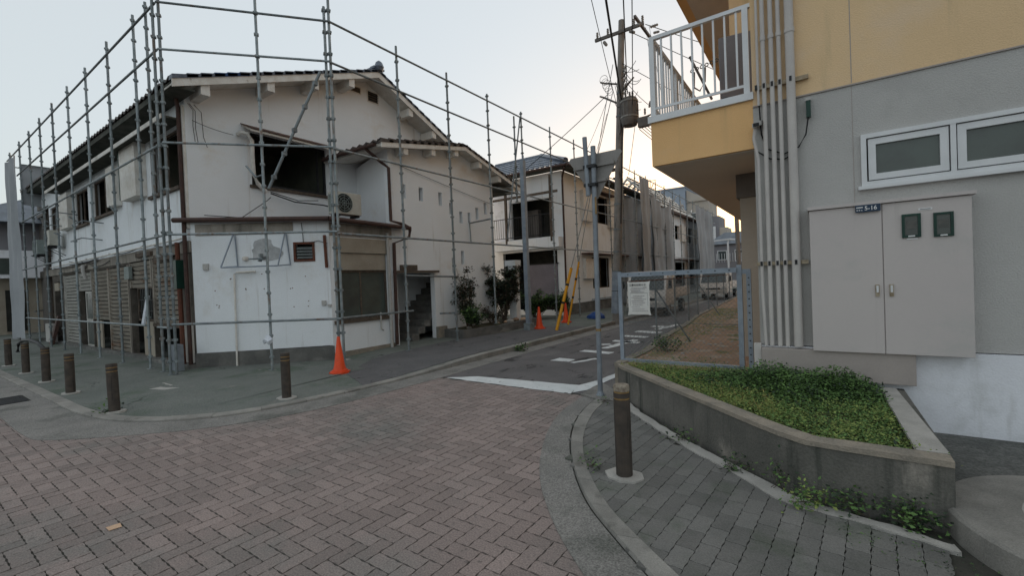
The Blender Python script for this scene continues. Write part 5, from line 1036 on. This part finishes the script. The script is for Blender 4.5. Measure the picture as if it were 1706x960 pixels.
for z, x0, x1 in ((1.79, -.61, -.10), (3.83, -.57, -.05)):
    br = one(lambda m: m.box(x0, x1, yb+.01, yb+.045, z-.022, z+.022), 'conduit_bracket', 'bracket', rb_)
    for (x, r_, _, _) in cx: one(lambda m: m.box(x-.012, x+.012, yb-r_-.008, yb-r_+.012, z-.026, z+.026), 'clip', 'dark_metal', br)
one(lambda m: m.box(-.60, -.42, 5.945, 5.999, .845, 3.15), 'corner_pilaster', 'conduit', rb_) if 0 else None
jb = one(lambda m: m.box(-.08, -.038, 5.93, 5.985, 3.38, 3.56), 'green_isolator', 'green_box', rb_); one(lambda m: m.box(-.083, -.035, 5.925, 5.99, 3.56, 3.59), 'isolator_cap', 'plastic_grey', jb)
cm = one(lambda m: m.hexa([(-.60, 5.86, 3.36), (-.52, 5.86, 3.38), (-.50, 5.99, 3.41), (-.58, 5.99, 3.39), (-.60, 5.86, 3.41), (-.52, 5.86, 3.43), (-.50, 5.99, 3.46), (-.58, 5.99, 3.44)]), 'security_camera', 'plastic_grey', rb_); one(lambda m: m.box(-.59, -.53, 5.852, 5.859, 3.372, 3.41), 'lens', 'cable', cm)
one(lambda m: m.box(-.58, .76, 5.86, 5.978, .50, .815), 'cable_duct_cover', 'duct_cover', rb_, bevel=.006)
one(lambda m: m.box(-.66, -.585, 5.9, 5.97, .40, .86), 'duct_end_post', 'conduit', rb_)
# meter cabinet
cbt = thing('meter_cabinet', 'grey double-door electric meter cabinet on the grey wall with small blue number plate', 'cabinet', (-.08, 6, .82))
one(lambda m: m.box(-.075, 1.165, 5.84, 5.998, .82, 2.335), 'casing', 'cabinet', cbt)
one(lambda m: m.box(-.095, 1.20, 5.80, 5.998, 2.338, 2.37), 'rain_cap', 'cabinet', cbt)
for a0, a1 in ((-.08, .523), (.531, 1.17)): one(lambda m: m.box(a0, a1, 5.825, 5.838, .815, 2.33), 'cabinet_door', 'cabinet', cbt, bevel=.003)
for x in (.475, .585):
    hd = one(lambda m: m.box(x-.016, x+.016, 5.812, 5.824, 1.40, 1.52), 'latch_plate', 'bracket', cbt); one(lambda m: m.box(x-.009, x+.009, 5.802, 5.8115, 1.44, 1.51), 'latch', 'alu_white', hd)
for x0, x1, z0, z1 in ((.675, .815, 1.975, 2.205), (.905, 1.045, 1.965, 2.195)):
    mb = MB(); q = PL((0, 5.825), u=(1, 0), out=(0, -1)); q.ring(mb, x0, z0, x1, z1, .022, .0, .016); mw = mb.build('meter_window', 'green_box', cbt)
    one(lambda m: q.box(m, x0+.02, x1-.02, z0+.02, z1-.02, .001, .004), 'dark_pane', 'glass', mw); one(lambda m: q.box(m, x0+.035, x1-.035, z0+.085, z1-.065, .0045, .007), 'meter_face', 'meter_dim', mw); one(lambda m: q.box(m, x0+.045, x1-.045, z0+.006, z0+.018, .0165, .019), 'white_tab', 'white_flat', mw)
one(lambda m: m.box(.80, .90, 5.8205, 5.8245, 2.232, 2.252), 'small_label', 'white_flat', cbt); one(lambda m: m.box(.812, .888, 5.8195, 5.82, 2.239, 2.244), 'label_line', 'ink', cbt); one(lambda m: m.box(.71, .79, 5.8205, 5.8245, 1.955, 1.967), 'small_label', 'white_flat', cbt)
pt = one(lambda m: m.box(.315, .515, 5.795, 5.806, 2.265, 2.338), 'number_plate', 'blue_sign', cbt)
def text(name, body, size, loc, m, parent, rot=(math.pi/2, 0, 0), ext=.0006, align='LEFT', sx=1.):
    c = bpy.data.curves.new(name, 'FONT'); c.body = body; c.size = size; c.extrude = ext; c.align_x = align; c.offset = size*.012
    o = bpy.data.objects.new(name, c); COL.objects.link(o); dg = bpy.context.evaluated_depsgraph_get(); me = bpy.data.meshes.new_from_object(o.evaluated_get(dg))
    bpy.data.objects.remove(o); me.materials.clear(); me.materials.append(M[m]); o = bpy.data.objects.new(name, me); COL.objects.link(o)
    inv = WM[parent].inverted() if WM.get(parent) is not None else Matrix.Identity(4)
    o.parent = parent; o.rotation_euler = rot; o.location = inv @ Vector(loc); o.scale = (sx, 1, 1); return o
text('number_text', '5-16', .058, (.388, 5.7935, 2.282), 'white_flat', pt, sx=.95)
one(lambda m: (m.box(.322, .376, 5.7935, 5.7945, 2.308, 2.318), m.box(.325, .333, 5.7935, 5.7945, 2.280, 2.291), m.box(.342, .352, 5.7935, 5.7945, 2.281, 2.290), m.box(.36, .372, 5.7935, 5.7945, 2.280, 2.287)), 'small_print', 'white_flat', pt)
# ------------------------------------------------------------------ planter wall and verge
pw = thing('planter_wall', 'weathered grey concrete retaining wall around the green planter', 'retaining wall', (-.9, 4.5, 0))
OUT = [(-2.42, 6.08), (-2.30, 5.90), (-1.62, 5.24), (-.92, 4.56), (-.5, 4.15), (-.29, 3.96), (-.12, 3.84), (.10, 3.82), (.66, 3.81)]
INN = offset(OUT, .125)
PB = [(-2.44, 60), (-2.42, 6.08)]
def wz_top(i): return .455
mb = MB()
for i in range(len(OUT)-1):
    a, b, c, d = OUT[i], OUT[i+1], INN[i+1], INN[i]; q = [a, b, c, d]; mb.hexa([(p[0], p[1], -.05) for p in q]+[(p[0], p[1], .425) for p in q])
mb.build('wall', 'rough_conc', pw)
o2 = offset(OUT, -.012); i2 = offset(OUT, .135); mb = MB()
for i in range(len(OUT)-1):
    q = [o2[i], o2[i+1], i2[i+1], i2[i]]; mb.hexa([(p[0], p[1], .426) for p in q]+[(p[0], p[1], .462+.002*(i % 2)) for p in q])
mb.build('wall_coping', 'coping', pw)
one(lambda m: m.box(.53, .672, 3.93, 5.975, -.05, .44), 'side_wall', 'rough_conc', pw); one(lambda m: m.hexa([(.50, 3.95, .441), (.665, 3.95, .441), (.60, 5.86, .441), (.47, 5.86, .441), (.50, 3.95, .466), (.665, 3.95, .466), (.60, 5.86, .466), (.47, 5.86, .466)]), 'side_coping', 'pale_conc', pw)
lot = one(lambda m: m.prism([(-2.38, 6.2), (-.62, 6.2), (-.62, 32), (-3.75, 32), (-3.05, 14.3), (-2.58, 8.8)], -.05, .44), 'dirt_lot', 'dirt'); lot['kind'] = 'structure'
tag(one(lambda m: m.prism([(p[0]+.02, p[1]) for p in INN]+[(.54, 3.96), (.54, 5.98), (-.61, 5.98), (-.61, 6.2), (-2.38, 6.2)], -.05, .40), 'planter_soil', 'soil'), kind='structure')
lk = thing('lot_kerb', 'tan concrete kerb edging the raised dirt lot along the side street', 'kerb', (-2.6, 9, 0))
LE = [(-2.50, 6.15), (-2.50, 7.5), (-2.68, 8.8), (-2.85, 11.5), (-3.15, 14.3), (-3.5, 22), (-3.85, 32)]
rsl = resample([Vector(p) for p in LE], 1.9)
for a, b in zip(rsl[:-1], rsl[1:]):
    t_ = (b-a).normalized(); n_ = Vector((t_.y, -t_.x)); b_ = b-t_*.01; mb = MB(); q = [a, b_, b_+n_*.13, a+n_*.13]; mb.hexa([(p.x, p.y, 0) for p in q]+[(p.x, p.y, .462) for p in q]); mb.build('kerb_block', 'coping', lk)
# gate panel with chain link
def chain(mb, pl, a0, a1, z0, z1, sp_, r=.0016):
    w_ = a1-a0; h = z1-z0; k = -int(h/sp_)-1
    while k*sp_ < w_:
        s0 = k*sp_
        for sg in (1, -1):
            A = max(0, s0); B = min(w_, s0+h)
            if B > A:
                if sg > 0: p, q = pl.pt(a0+A, z0+(A-s0)), pl.pt(a0+B, z0+(B-s0))
                else: p, q = pl.pt(a0+A, z1-(A-s0), .004), pl.pt(a0+B, z1-(B-s0), .004)
                mb.tube([p, q], r, 3, cap=False)
        k += 1
gt = thing('mesh_fence_panel', 'grey steel framed chain-link panel with a white notice above the planter', 'fence', (-1.6, 6.4, .44))
PG = PL((-2.49, 6.4), u=(1, 0), out=(0, -1))
one(lambda m: PG.box(m, 0, .055, .40, 1.78, -.025, .025), 'frame_post', 'blue_steel', gt); one(lambda m: PG.box(m, -.10, -.005, .44, 1.79, -.03, .0), 'flat_bar', 'blue_steel', gt) if 0 else None
one(lambda m: PG.box(m, 1.60, 1.66, .35, 1.80, -.06, -.0), 'frame_post', 'blue_steel', gt)
pf_ = one(lambda m: PG.box(m, 1.71, 1.765, .38, 1.74, -.05, .0), 'frame_post', 'blue_steel', gt)
for k in range(14): one(lambda m: PG.box(m, 1.728, 1.745, .45+k*.09, .465+k*.09, 0, .004), 'bolt', 'dark_metal', pf_)
one(lambda m: PG.box(m, .055, 1.60, 1.70, 1.765, -.022, .022), 'top_rail', 'blue_steel', gt); one(lambda m: PG.box(m, .055, 1.60, .44, .485, -.022, .022), 'bottom_rail', 'blue_steel', gt)
one(lambda m: PG.box(m, 1.66, 1.71, 1.68, 1.74, -.045, -.01), 'top_rail', 'blue_steel', gt)
mb = MB(); chain(mb, PG, .055, 1.60, .485, 1.70, .06, .0019); o = mb.build('chain_link', 'galv_dark', gt); o['kind'] = 'stuff'
tube_obj('tension_wire', [PG.pt(.055, 1.03), PG.pt(1.6, 1.02)], .003, 'galv', gt, 4)
for k in range(9): one(lambda m: PG.box(m, .15+k*.17, .165+k*.17, 1.727, 1.742, .022, .026), 'bolt', 'dark_metal', gt)

no = thing('notice', 'white printed construction notice tied to the mesh panel', 'notice', (-2.17, 6.36, 1.37))
PN = PL((-2.345, 6.365), u=(1, 0), out=(0, -1)); NW, NZ0, NZ1 = .335, 1.145, 1.62
mb = MB(); nx, nz = 8, 10; b0 = len(mb.v)
for j in range(nz+1):
    for i in range(nx+1):
        s_ = i/nx; t_ = j/nz; a = .012+s_*(NW-.02)-(.014*(2*abs(s_-.5))**4*(1 if s_ < .5 else -1))*(1 if j in (0, nz) else 0); mb.v.append(PN.pt(a, NZ0+(NZ1-NZ0)*t_+(.012 if j == nz and i in (0, nx) else (-.01 if j == 0 and i in (0, nx) else 0)), .0+.003*math.sin(s_*6+t_*4)))
for j in range(nz):
    for i in range(nx): k = j*(nx+1)+i; mb.f.append((k, k+1, k+nx+2, k+nx+1)); mb.m.append(0); mb.r.append(0)
mb.build('paper', 'poster', no, smooth=True)
text('title_text', '工事のお知らせ', .036, PN.pt(.03, NZ1-.055, .006), 'ink', no)
ln = MB()
for z, x0, x1 in ((NZ1-.085, .06, .29), (NZ1-.105, .05, .27), (NZ1-.125, .06, .2), (NZ1-.142, .06, .25), (NZ1-.20, .09, .26), (NZ1-.225, .06, .22), (NZ1-.25, .1, .28), (NZ1-.275, .06, .24), (NZ1-.30, .07, .26), (NZ1-.33, .08, .22), (NZ1-.36, .06, .18), (NZ1-.39, .07, .25), (NZ1-.42, .06, .3)):
    x = x0
    while x < x1: w_ = random.uniform(.008, .03); PN.box(ln, x, min(x+w_, x1), z-.006, z+.004, .005, .006); x += w_+.006
ln.build('printed_lines', 'ink_pale', no)
one(lambda m: (PN.box(m, .04, .30, NZ1-.162, NZ1-.159, .005, .006), PN.box(m, .04, .042, NZ1-.345, NZ1-.162, .005, .006), PN.box(m, .298, .30, NZ1-.345, NZ1-.162, .005, .006), PN.box(m, .24, .29, NZ1-.078, NZ1-.075, .005, .006)), 'ruled_box', 'ink', no)
# perimeter fence of the lot along the street
pfn = thing('lot_fence', 'rusty low chain-link fence with braced posts along the edge of the dirt lot', 'fence', (-2.6, 9, .44))
fpos = [(-2.52, 6.7), (-2.66, 8.6), (-2.80, 10.5), (-2.95, 12.4), (-3.12, 14.3), (-3.22, 16.4), (-3.32, 18.5), (-3.42, 20.6), (-3.52, 22.7)]
for i, (x, y) in enumerate(fpos[1:]):
    tube_obj('fence_post', [(x+.05, y, .42), (x+.05, y, 1.64)], .018, 'galv_dark', pfn, 6)
    if i in (0, 3): tube_obj('brace', [(x+.05, y, 1.45), (x+.65, y+.1, .42)], .016, 'galv_dark', pfn, 6)
for z in (1.62, .98, .52): tube_obj('fence_wire', [(x+.05, y, z) for x, y in fpos], .004 if z < 1.5 else .014, 'rust' if z > 1.5 else 'galv', pfn, 5)
cl = MB()
for (a, b) in zip(fpos[:4], fpos[1:5]):
    L_ = math.hypot(b[0]-a[0], b[1]-a[1]); q = PL((a[0]+.05, a[1]), (b[0]+.05, b[1]), out=(-1, 0)); chain(cl, q, 0, L_, .48, 1.62, .11, .0015)
o = cl.build('chain_link', 'galv_dark', pfn); o['kind'] = 'stuff'
# ------------------------------------------------------------------ planter vegetation
soil_poly = [(p[0]+.03, p[1]+.0) for p in INN]+[(.50, 3.98), (.46, 5.8), (-.6, 5.9), (-.7, 6.36), (-2.36, 6.3)]
def scatter(n, poly, f):
    xs = [p[0] for p in poly]; ys = [p[1] for p in poly]; out = []
    while len(out) < n:
        x, y = random.uniform(min(xs), max(xs)), random.uniform(min(ys), max(ys))
        if inpoly(x, y, poly) and random.random() < f(x, y): out.append((x, y))
    return out
def hump(x, y):    # tall clump by the wall
    return (.75+.25*math.sin(x*9)*math.cos(y*8))*math.exp(-(((x+.35)/.55)**2+((y-5.5)/.38)**2))+.45*math.exp(-(((x-.25)/.4)**2+((y-5.55)/.22)**2))+.22*math.exp(-(((x+1.0)/.5)**2+((y-5.7)/.25)**2))
pts = []; 
for x, y in scatter(4600, soil_poly, lambda x, y: min(1, .02+hump(x, y)*1.3)):
    h = .05+.30*hump(x, y)*random.uniform(.35, 1.1); k = random.randint(5, 9)
    for q in range(k): t_ = (q+1)/k; pts.append((x+random.gauss(0, .018), y+random.gauss(0, .018), .39+h*t_))
o = leaves('tall_weeds', pts, .032, ['leaf', 'leaf', 'leaf_dark', 'leaf'], None, .25); tag(o, 'tall dark green weeds crowding the wall in the planter', 'weeds', None, 'stuff')
pts = []
for x, y in scatter(10000, soil_poly, lambda x, y: .25+.75*min(1, max(0, .5+.5*math.sin(x*7+y*3)*math.cos(y*6-x*2)))):
    h = random.uniform(.02, .085)
    for q in range(3): pts.append((x+random.gauss(0, .012), y+random.gauss(0, .012), .395+h*(q+1)/3))
o = leaves('ground_cover', pts, .024, ['leaf_yel', 'leaf_yel', 'leaf', 'leaf'], None, .35); tag(o, 'low yellow-green ground cover across the planter bed', 'ground cover', None, 'stuff')
pts = []
for x, y in scatter(1400, [(-2.35, 6.0), (-1.6, 5.4), (-.6, 4.5), (-.3, 4.4), (-.5, 5.3), (-1.4, 6.0), (-.7, 6.3), (-2.3, 6.35)], lambda x, y: .3 if y > 5.2 else .8):
    for q in range(3): pts.append((x+random.gauss(0, .012), y+random.gauss(0, .012), .40+random.uniform(0, .10)))
o = leaves('dry_grass', pts, .03, ['leaf_dry', 'leaf_yel', 'leaf_yel'], None, .8, w_=.25); tag(o, 'dry yellow grass along the planter edge and fence foot', 'grass', None, 'stuff')
pts = []
for x, y in scatter(1300, [(-2.45, 6.5), (-1.0, 6.5), (-1.9, 8.2), (-2.0, 12), (-2.2, 17), (-3.1, 17), (-2.9, 13), (-2.6, 9)], lambda x, y: .75 if (x < -1.9 or y < 6.9) else .12):
    for q in range(2): pts.append((x+random.gauss(0, .02), y+random.gauss(0, .02), .44+random.uniform(0, .04)))
o = leaves('lot_grass', pts, .04, ['leaf_yel', 'leaf', 'leaf_yel'], None, .6, w_=.3); tag(o, 'thin grass growing on the edge of the dirt lot', 'grass', None, 'stuff')
mb = MB()
for x, y in scatter(260, [(-2.3, 6.9), (-.7, 6.6), (-.7, 16), (-2.5, 16)], lambda x, y: 1): rock(mb, (x, y, .435), random.uniform(.008, .035))
tag(mb.build('rubble', 'pale_conc'), 'small stones and rubble scattered over the dirt lot', 'rubble', None, 'stuff')
shrub('small dark weed clump by the far end of the planter', -2.15, 7.5, .42, .28, .28, 9, 420, ['leaf_dark', 'leaf'], .05, low=0, name='weed_clump', twig=.004)
for lb, x, y, r_, h, n_ in (('dark weeds filling the foot of the planter wall near the round step', .42, 3.735, .15, .12, 520), ('weeds sprouting at the planter wall foot, second clump from the round step', .18, 3.76, .13, .12, 300), ('small bright weed tuft on the cement edging at the wall kink', -.10, 3.72, .10, .09, 260),
                           ('wispy weed climbing the planter wall left of the kink', -.30, 3.93, .08, .20, 90), ('low weed tuft at the wall foot behind the right bollard', -.60, 4.12, .10, .06, 150), ('tiny weed tuft on the edging beside the far planter wall', -1.20, 4.63, .09, .05, 120),
                           ('weed growing in the crack of the round step', 1.10, 3.72, .06, .05, 70), ('moss tuft at the sign pole foot', -2.42, 5.62, .06, .03, 60), ('weeds sprouting from the left kerb of the side street', -6.02, 9.0, .16, .06, 160), ('moss patch left of the right bollard foot', -1.72, 3.62, .05, .03, 60), ('weed tuft beside the nearest left bollard', -8.62, 1.93, .07, .04, 60)):
    shrub(lb, x, y, .17 if 'step' in lb and 'crack' in lb else .03, h, r_, 7, n_, ['leaf', 'leaf', 'leaf_yel'] if 'bright' in lb else ['leaf', 'leaf_dark'], .034 if x > -5 else .07, low=0, name='weed_clump', twig=.0025)
pts = []
for x, y in scatter(260, [(.0, 3.35), (.75, 3.1), (.8, 3.45), (.1, 3.62)], lambda x, y: 1 if abs(math.sin(x*29)) < .2 or abs(math.sin(y*18)) < .12 else 0.02): pts.append((x, y, .026))
leaves('joint_moss', pts, .014, ['leaf', 'leaf_dark'], None, .2); tag(bpy.data.objects['joint_moss'], 'moss in the joints of the right pavement', 'moss', None, 'stuff')
# ------------------------------------------------------------------ trucks
def truck(label, x, y, rz=0):
    t = thing('small_truck', label, 'truck', (0, 0, 0), 0, 'small white trucks parked down the side street'); WM[t] = Matrix.Identity(4)
    W = .82   # faces -Y, front at y=0
    prof = [(0.02, .45), (0, .78), (.06, 1.05), (.42, 1.82), (.55, 1.90), (1.55, 1.92), (1.62, 1.85), (1.62, .45)]
    mb = MB(); n = len(prof); mb.add([(-W, a, b) for a, b in prof]+[(W, a, b) for a, b in prof], [tuple(range(n)), tuple(range(n, 2*n))]+[(i, (i+1) % n, n+(i+1) % n, n+i) for i in range(n)])
    cab = mb.build('cab', 'truck', t, bevel=.03)
    one(lambda m: m.add([(-.74, .062, 1.12), (.74, .062, 1.12), (.68, .372, 1.76), (-.68, .372, 1.76)], [(0, 1, 2, 3)]), 'windscreen', 'glass', cab)
    for s_ in (-1, 1):
        one(lambda m: m.add([(s_*(W+.004), .30, 1.14), (s_*(W+.004), 1.15, 1.14), (s_*(W+.004), 1.12, 1.76), (s_*(W+.004), .56, 1.76)], [(0, 1, 2, 3)]), 'side_window', 'glass', cab)
        one(lambda m: m.box(s_*.62-.15, s_*.62+.15, -.015, .02, .66, .84), 'headlight', 'lamp', t)
        one(lambda m: m.box(s_*.98-.05, s_*.98+.05, .1, .16, 1.2, 1.5), 'wing_mirror', 'cable', t)
        for yy in (.62, 3.35):
            wl = one(lambda m: m.tube([(s_*.78, yy, .3), (s_*.60, yy, .3)], .30, 18), 'wheel', 'rubber', t); one(lambda m: m.tube([(s_*.785, yy, .3), (s_*.76, yy, .3)], .17, 14), 'rim', 'rim', wl)
        sd_ = one(lambda m: m.box(s_*W-.02, s_*W+.02, 1.75, 4.5, .78, 1.16), 'side_board', 'truck', t)
        for k in range(4): one(lambda m: m.box(s_*(W+.005)-.02, s_*(W+.005)+.02, 1.85+k*.65, 1.9+k*.65, .8, 1.14), 'board_rib', 'plastic_grey', sd_)
    one(lambda m: m.box(-.42, .42, -.012, .02, .68, .78), 'grille', 'cable', t); one(lambda m: m.box(-.80, .80, -.06, .06, .40, .58), 'bumper', 'plastic_grey', t); one(lambda m: m.box(-.18, .18, -.068, -.061, .44, .53), 'number_plate_blank', 'white_flat', t)
    one(lambda m: m.box(-.81, .81, 1.7, 4.5, .70, .78), 'load_bed', 'plastic_grey', t); one(lambda m: m.box(-.81, .81, 4.5, 4.53, .78, 1.16), 'tailgate', 'truck', t)
    one(lambda m: (m.box(-.35, -.25, .3, 4.4, .45, .7), m.box(.25, .35, .3, 4.4, .45, .7), m.box(-.6, .6, 1.9, 2.6, .4, .69)), 'chassis', 'cable', t)
    one(lambda m: (m.box(-.8, -.77, 1.68, 1.71, .8, 1.85), m.box(.77, .8, 1.68, 1.71, .8, 1.85), m.box(-.8, .8, 1.68, 1.71, 1.8, 1.85), m.box(-.8, .8, 1.68, 1.71, 1.4, 1.43)), 'guard_frame', 'plastic_grey', t)
    t.location = (x, y, .0); t.rotation_euler = (0, 0, rz); return t
truck('nearer dusty white flatbed truck parked half behind the mesh panel notice', -6.0, 18.4, .03)
t2 = truck('farther white small truck facing the viewer beyond the first truck', -5.6, 30.5, -.02)
lo = thing('load_crates', 'green and grey crates stacked on the bed of the nearer truck', 'crates', (-6.2, 21.5, .8))
for k, (y, h, m_) in enumerate(((21.1, .42, 'green_box'), (21.9, .5, 'far_grey'), (22.6, .38, 'green_box'))): one(lambda m: m.box(-6.62, -5.5, y-.6, y+.1, .785, .785+h), 'crate', m_, lo)
# ------------------------------------------------------------------ background buildings
def block(name, label, x0, x1, y0, y1, h, m, wins=(), roof=None, z0=0):
    t = thing(name, label, 'building', (x0, y0, 0)); one(lambda q: q.box(x0, x1, y0, y1, z0, h), 'body', m, t)
    pfn_ = PL((x0, y0), u=(1, 0), out=(0, -1)); psd = PL((x1, y0), u=(0, 1), out=(1, 0))
    for pl, a0, zz, a1, z1 in wins:
        P_ = pfn_ if pl == 'f' else psd
        o = one(lambda q: P_.ring(q, a0, zz, a1, z1, .08, 0, .06), 'window', 'alu_white', t); one(lambda q: P_.box(q, a0+.08, a1-.08, zz+.08, z1-.08, .002, .02), 'pane', 'glass', o)
    one(lambda q: q.box(x0-.1, x1+.1, y0-.1, y1+.1, h, h+.15), 'parapet', m if not roof else roof, t); return t
block('apartment_block', 'pale blue-grey flat-roofed building rising behind the bare roof timbers', -22, -14.0, 60, 74, 12.9, 'far_blue', [('f', 5.2, 9.4, 6.6, 10.9)])
b_ = block('apartment_block', 'cream stepped apartment house right of the blue-grey building', -13.9, -11.3, 60.5, 66, 11.0, 'far_cream', [('f', .3, 8.2, 1.2, 9.6), ('f', 1.6, 6.0, 2.3, 7.4), ('f', .3, 5.4, 1.2, 6.8), ('s', 1.5, 7.2, 3.0, 9.0)])
one(lambda q: q.box(-11.3, -10.2, 60.6, 65, 0, 8.9), 'lower_step', 'far_grey', b_); one(lambda q: q.box(-10.2, -9.3, 60.7, 64, 0, 7.4), 'lowest_step', 'far_cream', b_)
o = one(lambda q: q.box(-11.0, -10.6, 60.53, 60.6, 5.2, 7.6), 'window_strip', 'alu_white', b_)
one(lambda q: q.hexa([(-13.9, 60.3, 11.0), (-11.3, 60.3, 11.0), (-11.3, 66, 11.0), (-13.9, 66, 11.0), (-13.9, 60.3, 12.6), (-11.3, 60.3, 11.05), (-11.3, 66, 11.05), (-13.9, 66, 12.6)]), 'sloping_parapet', 'far_cream', b_)
t = block('low_house', 'grey two-storey house with tiled hipped roof at the end of the street', -10.6, -6.0, 56, 62, 4.9, 'far_grey', [('f', .9, 3.2, 1.9, 4.3), ('f', 2.7, 3.0, 3.6, 4.3)])
one(lambda m: m.add([(-11, 55.6, 5.0), (-5.6, 55.6, 5.0), (-5.6, 62.4, 5.0), (-11, 62.4, 5.0), (-9.2, 58, 6.5), (-7.4, 58, 6.5), (-7.4, 60, 6.5), (-9.2, 60, 6.5)], [(0, 1, 5, 4), (1, 2, 6, 5), (2, 3, 7, 6), (3, 0, 4, 7), (4, 5, 6, 7), (3, 2, 1, 0)]), 'hipped_roof', 'far_roof', t)
one(lambda m: m.box(-10.6, -5.6, 53.9, 54.05, 0, 2.9), 'garden_wall', 'far_grey', t)
one(lambda m: m.box(-8.6, -7.9, 54.6, 55.9, 2.95, 3.0), 'balcony_floor', 'far_cream', t)
for q in range(12): one(lambda m: m.box(-9.6+q*.28, -9.56+q*.28, 54.6, 54.64, 2.9, 3.9), 'balcony_bar', 'alu_white', t)
t = block('low_house', 'small house with pale tiled gable roof behind the hipped-roof house', -7.4, -4.6, 74, 82, 6.2, 'far_cream', [('f', .5, 3.8, 1.3, 5.4)])
one(lambda m: m.add([(-7.8, 73.4, 6.3), (-4.2, 73.4, 6.3), (-4.2, 82, 6.3), (-7.8, 82, 6.3), (-7.8, 77.7, 7.7), (-4.2, 77.7, 7.7)], [(0, 1, 5, 4), (2, 3, 4, 5), (1, 2, 5), (3, 0, 4), (3, 2, 1, 0)]), 'gable_roof', 'far_roof', t)
block('apartment_block', 'distant beige block closing the street under the balcony soffit', -6.0, 3.5, 96, 108, 8.2, 'far_cream', [('f', .8, 5, 2, 6.6), ('f', 3, 5, 4.2, 6.6), ('f', .8, 2, 2, 3.6)])
block('apartment_block', 'distant stepped grey block with rooftop hut at the street end', -9.5, -5.6, 100, 112, 9.6, 'far_grey', [('f', .8, 6, 2, 7.6)])
shrub('round dark green street-end shrub by the far fence', -5.6, 58, 0, 2.4, 1.6, 14, 1500, ['leaf_dark', 'leaf'], .3, low=.2, twig=.03)
for x, lb in ((-7.65, 'left'), (-6.15, 'right')): tag(tube_obj('porch_post', [(x, 50, 0), (x, 50, 5.1)], .09, 'alu_white', None), lb+' pale upright post of the carport at the far street end', 'post')
tag(one(lambda m: m.hexa([(-9.6, 49.8, 4.95), (-7.4, 49.8, 5.05), (-7.4, 53, 5.2), (-9.6, 53, 5.2), (-9.6, 49.8, 5.1), (-7.4, 49.8, 5.2), (-7.4, 53, 5.35), (-9.6, 53, 5.35)]), 'carport_roof', 'alu_white'), 'pale flat carport canopy beyond the last grey sheet', 'canopy')
tag(tube_obj('dark_pole', [(-4.25, 32, 0), (-4.35, 32, 6.3)], .13, 'pole_conc', None, 12), 'dark utility pole standing at the far right kerb under the balcony', 'utility pole')
an = thing('tv_antenna', 'thin roof television antenna on the far houses', 'antenna', (-17.8, 58, 9)); tube_obj('mast', [(-17.8, 58, 9), (-17.8, 58, 14.2)], .05, 'cable', an, 5)
for z, l in ((14.0, 1.3), (12.9, .9)):
    tube_obj('antenna_boom', [(-17.8-l, 58, z+.1), (-17.8+l*.6, 58, z)], .04, 'cable', an, 5)
# house at the far left
lf = thing('yellow_house', 'small ochre and white house with grey roof at the far left street end', 'house', (-40, 5, 0))
one(lambda m: m.box(-44, -34, 2.4, 9, 0, 2.9), 'lower_wall', 'beige_panel', lf); one(lambda m: m.box(-44, -33.4, 2.2, 9, 2.9, 4.3), 'upper_wall', 'white_base', lf); one(lambda m: m.box(-44, -33.9, 2.3, 9, 4.3, 5.7), 'top_wall', 'far_grey', lf)
one(lambda m: m.add([(-45, 1.8, 5.7), (-33, 1.8, 5.7), (-33, 9.5, 5.7), (-45, 9.5, 5.7), (-42, 5.6, 7.6), (-36, 5.6, 7.6)], [(0, 1, 5, 4), (1, 2, 5), (2, 3, 4, 5), (3, 0, 4), (3, 2, 1, 0)]), 'roof', 'far_roof', lf)
one(lambda m: m.box(-33.99, -33.93, 3.9, 4.6, .2, 2.3), 'door', 'dark', lf); one(lambda m: m.box(-33.39, -33.36, 3.1, 4.2, 3.1, 3.9), 'window', 'frost', lf)
block('low_house', 'grey neighbouring house behind the far left sheet', -46, -36, 9.5, 18, 6.2, 'far_grey', [('s', 1, 3.5, 3, 4.8)])
block('grey_house', 'dark grey house closing the gap behind the far end of the white house', -34, -28.8, 5.2, 13, 6.0, 'brown_sheet', [('f', 1, 3.4, 2.4, 4.8)])
# a street-side lean-to of things along the shop fronts
ps = thing('leaning_board', 'dark plank leaning by the pale shutter near the far end of the shops', 'board', (-23.6, 3.9, 0)); one(lambda m: m.hexa([(-23.8, 3.75, .05), (-23.5, 3.75, .05), (-23.5, 3.85, .05), (-23.8, 3.85, .05), (-23.7, 3.98, 1.1), (-23.5, 3.98, 1.1), (-23.5, 4.08, 1.1), (-23.7, 4.08, 1.1)]), 'plank', 'brown_pipe', ps)
tag(one(lambda m: m.box(-24.9, -23.9, 3.85, 4.0, .1, .8), 'pale_panel', 'plastic_grey'), 'pale low panel standing at the foot of the dark shop bay', 'panel')
tag(one(lambda m: m.hexa([(-14.15, 3.88, 1.0), (-13.98, 3.88, 1.0), (-13.98, 3.92, 1.0), (-14.15, 3.92, 1.0), (-14.13, 4.0, 1.72), (-14.0, 4.0, 1.72), (-14.0, 4.04, 1.72), (-14.13, 4.04, 1.72)]), 'hanging_cloth', 'cloth'), 'white cloth hanging by the lattice door of the corner shop', 'cloth')
tag(one(lambda m: m.box(-11.75, -11.45, 3.72, 3.85, .05, .62), 'blue_box', 'pole_grey'), 'small blue-grey box at the foot of the scaffold corner', 'box')
bpy.context.view_layer.update()
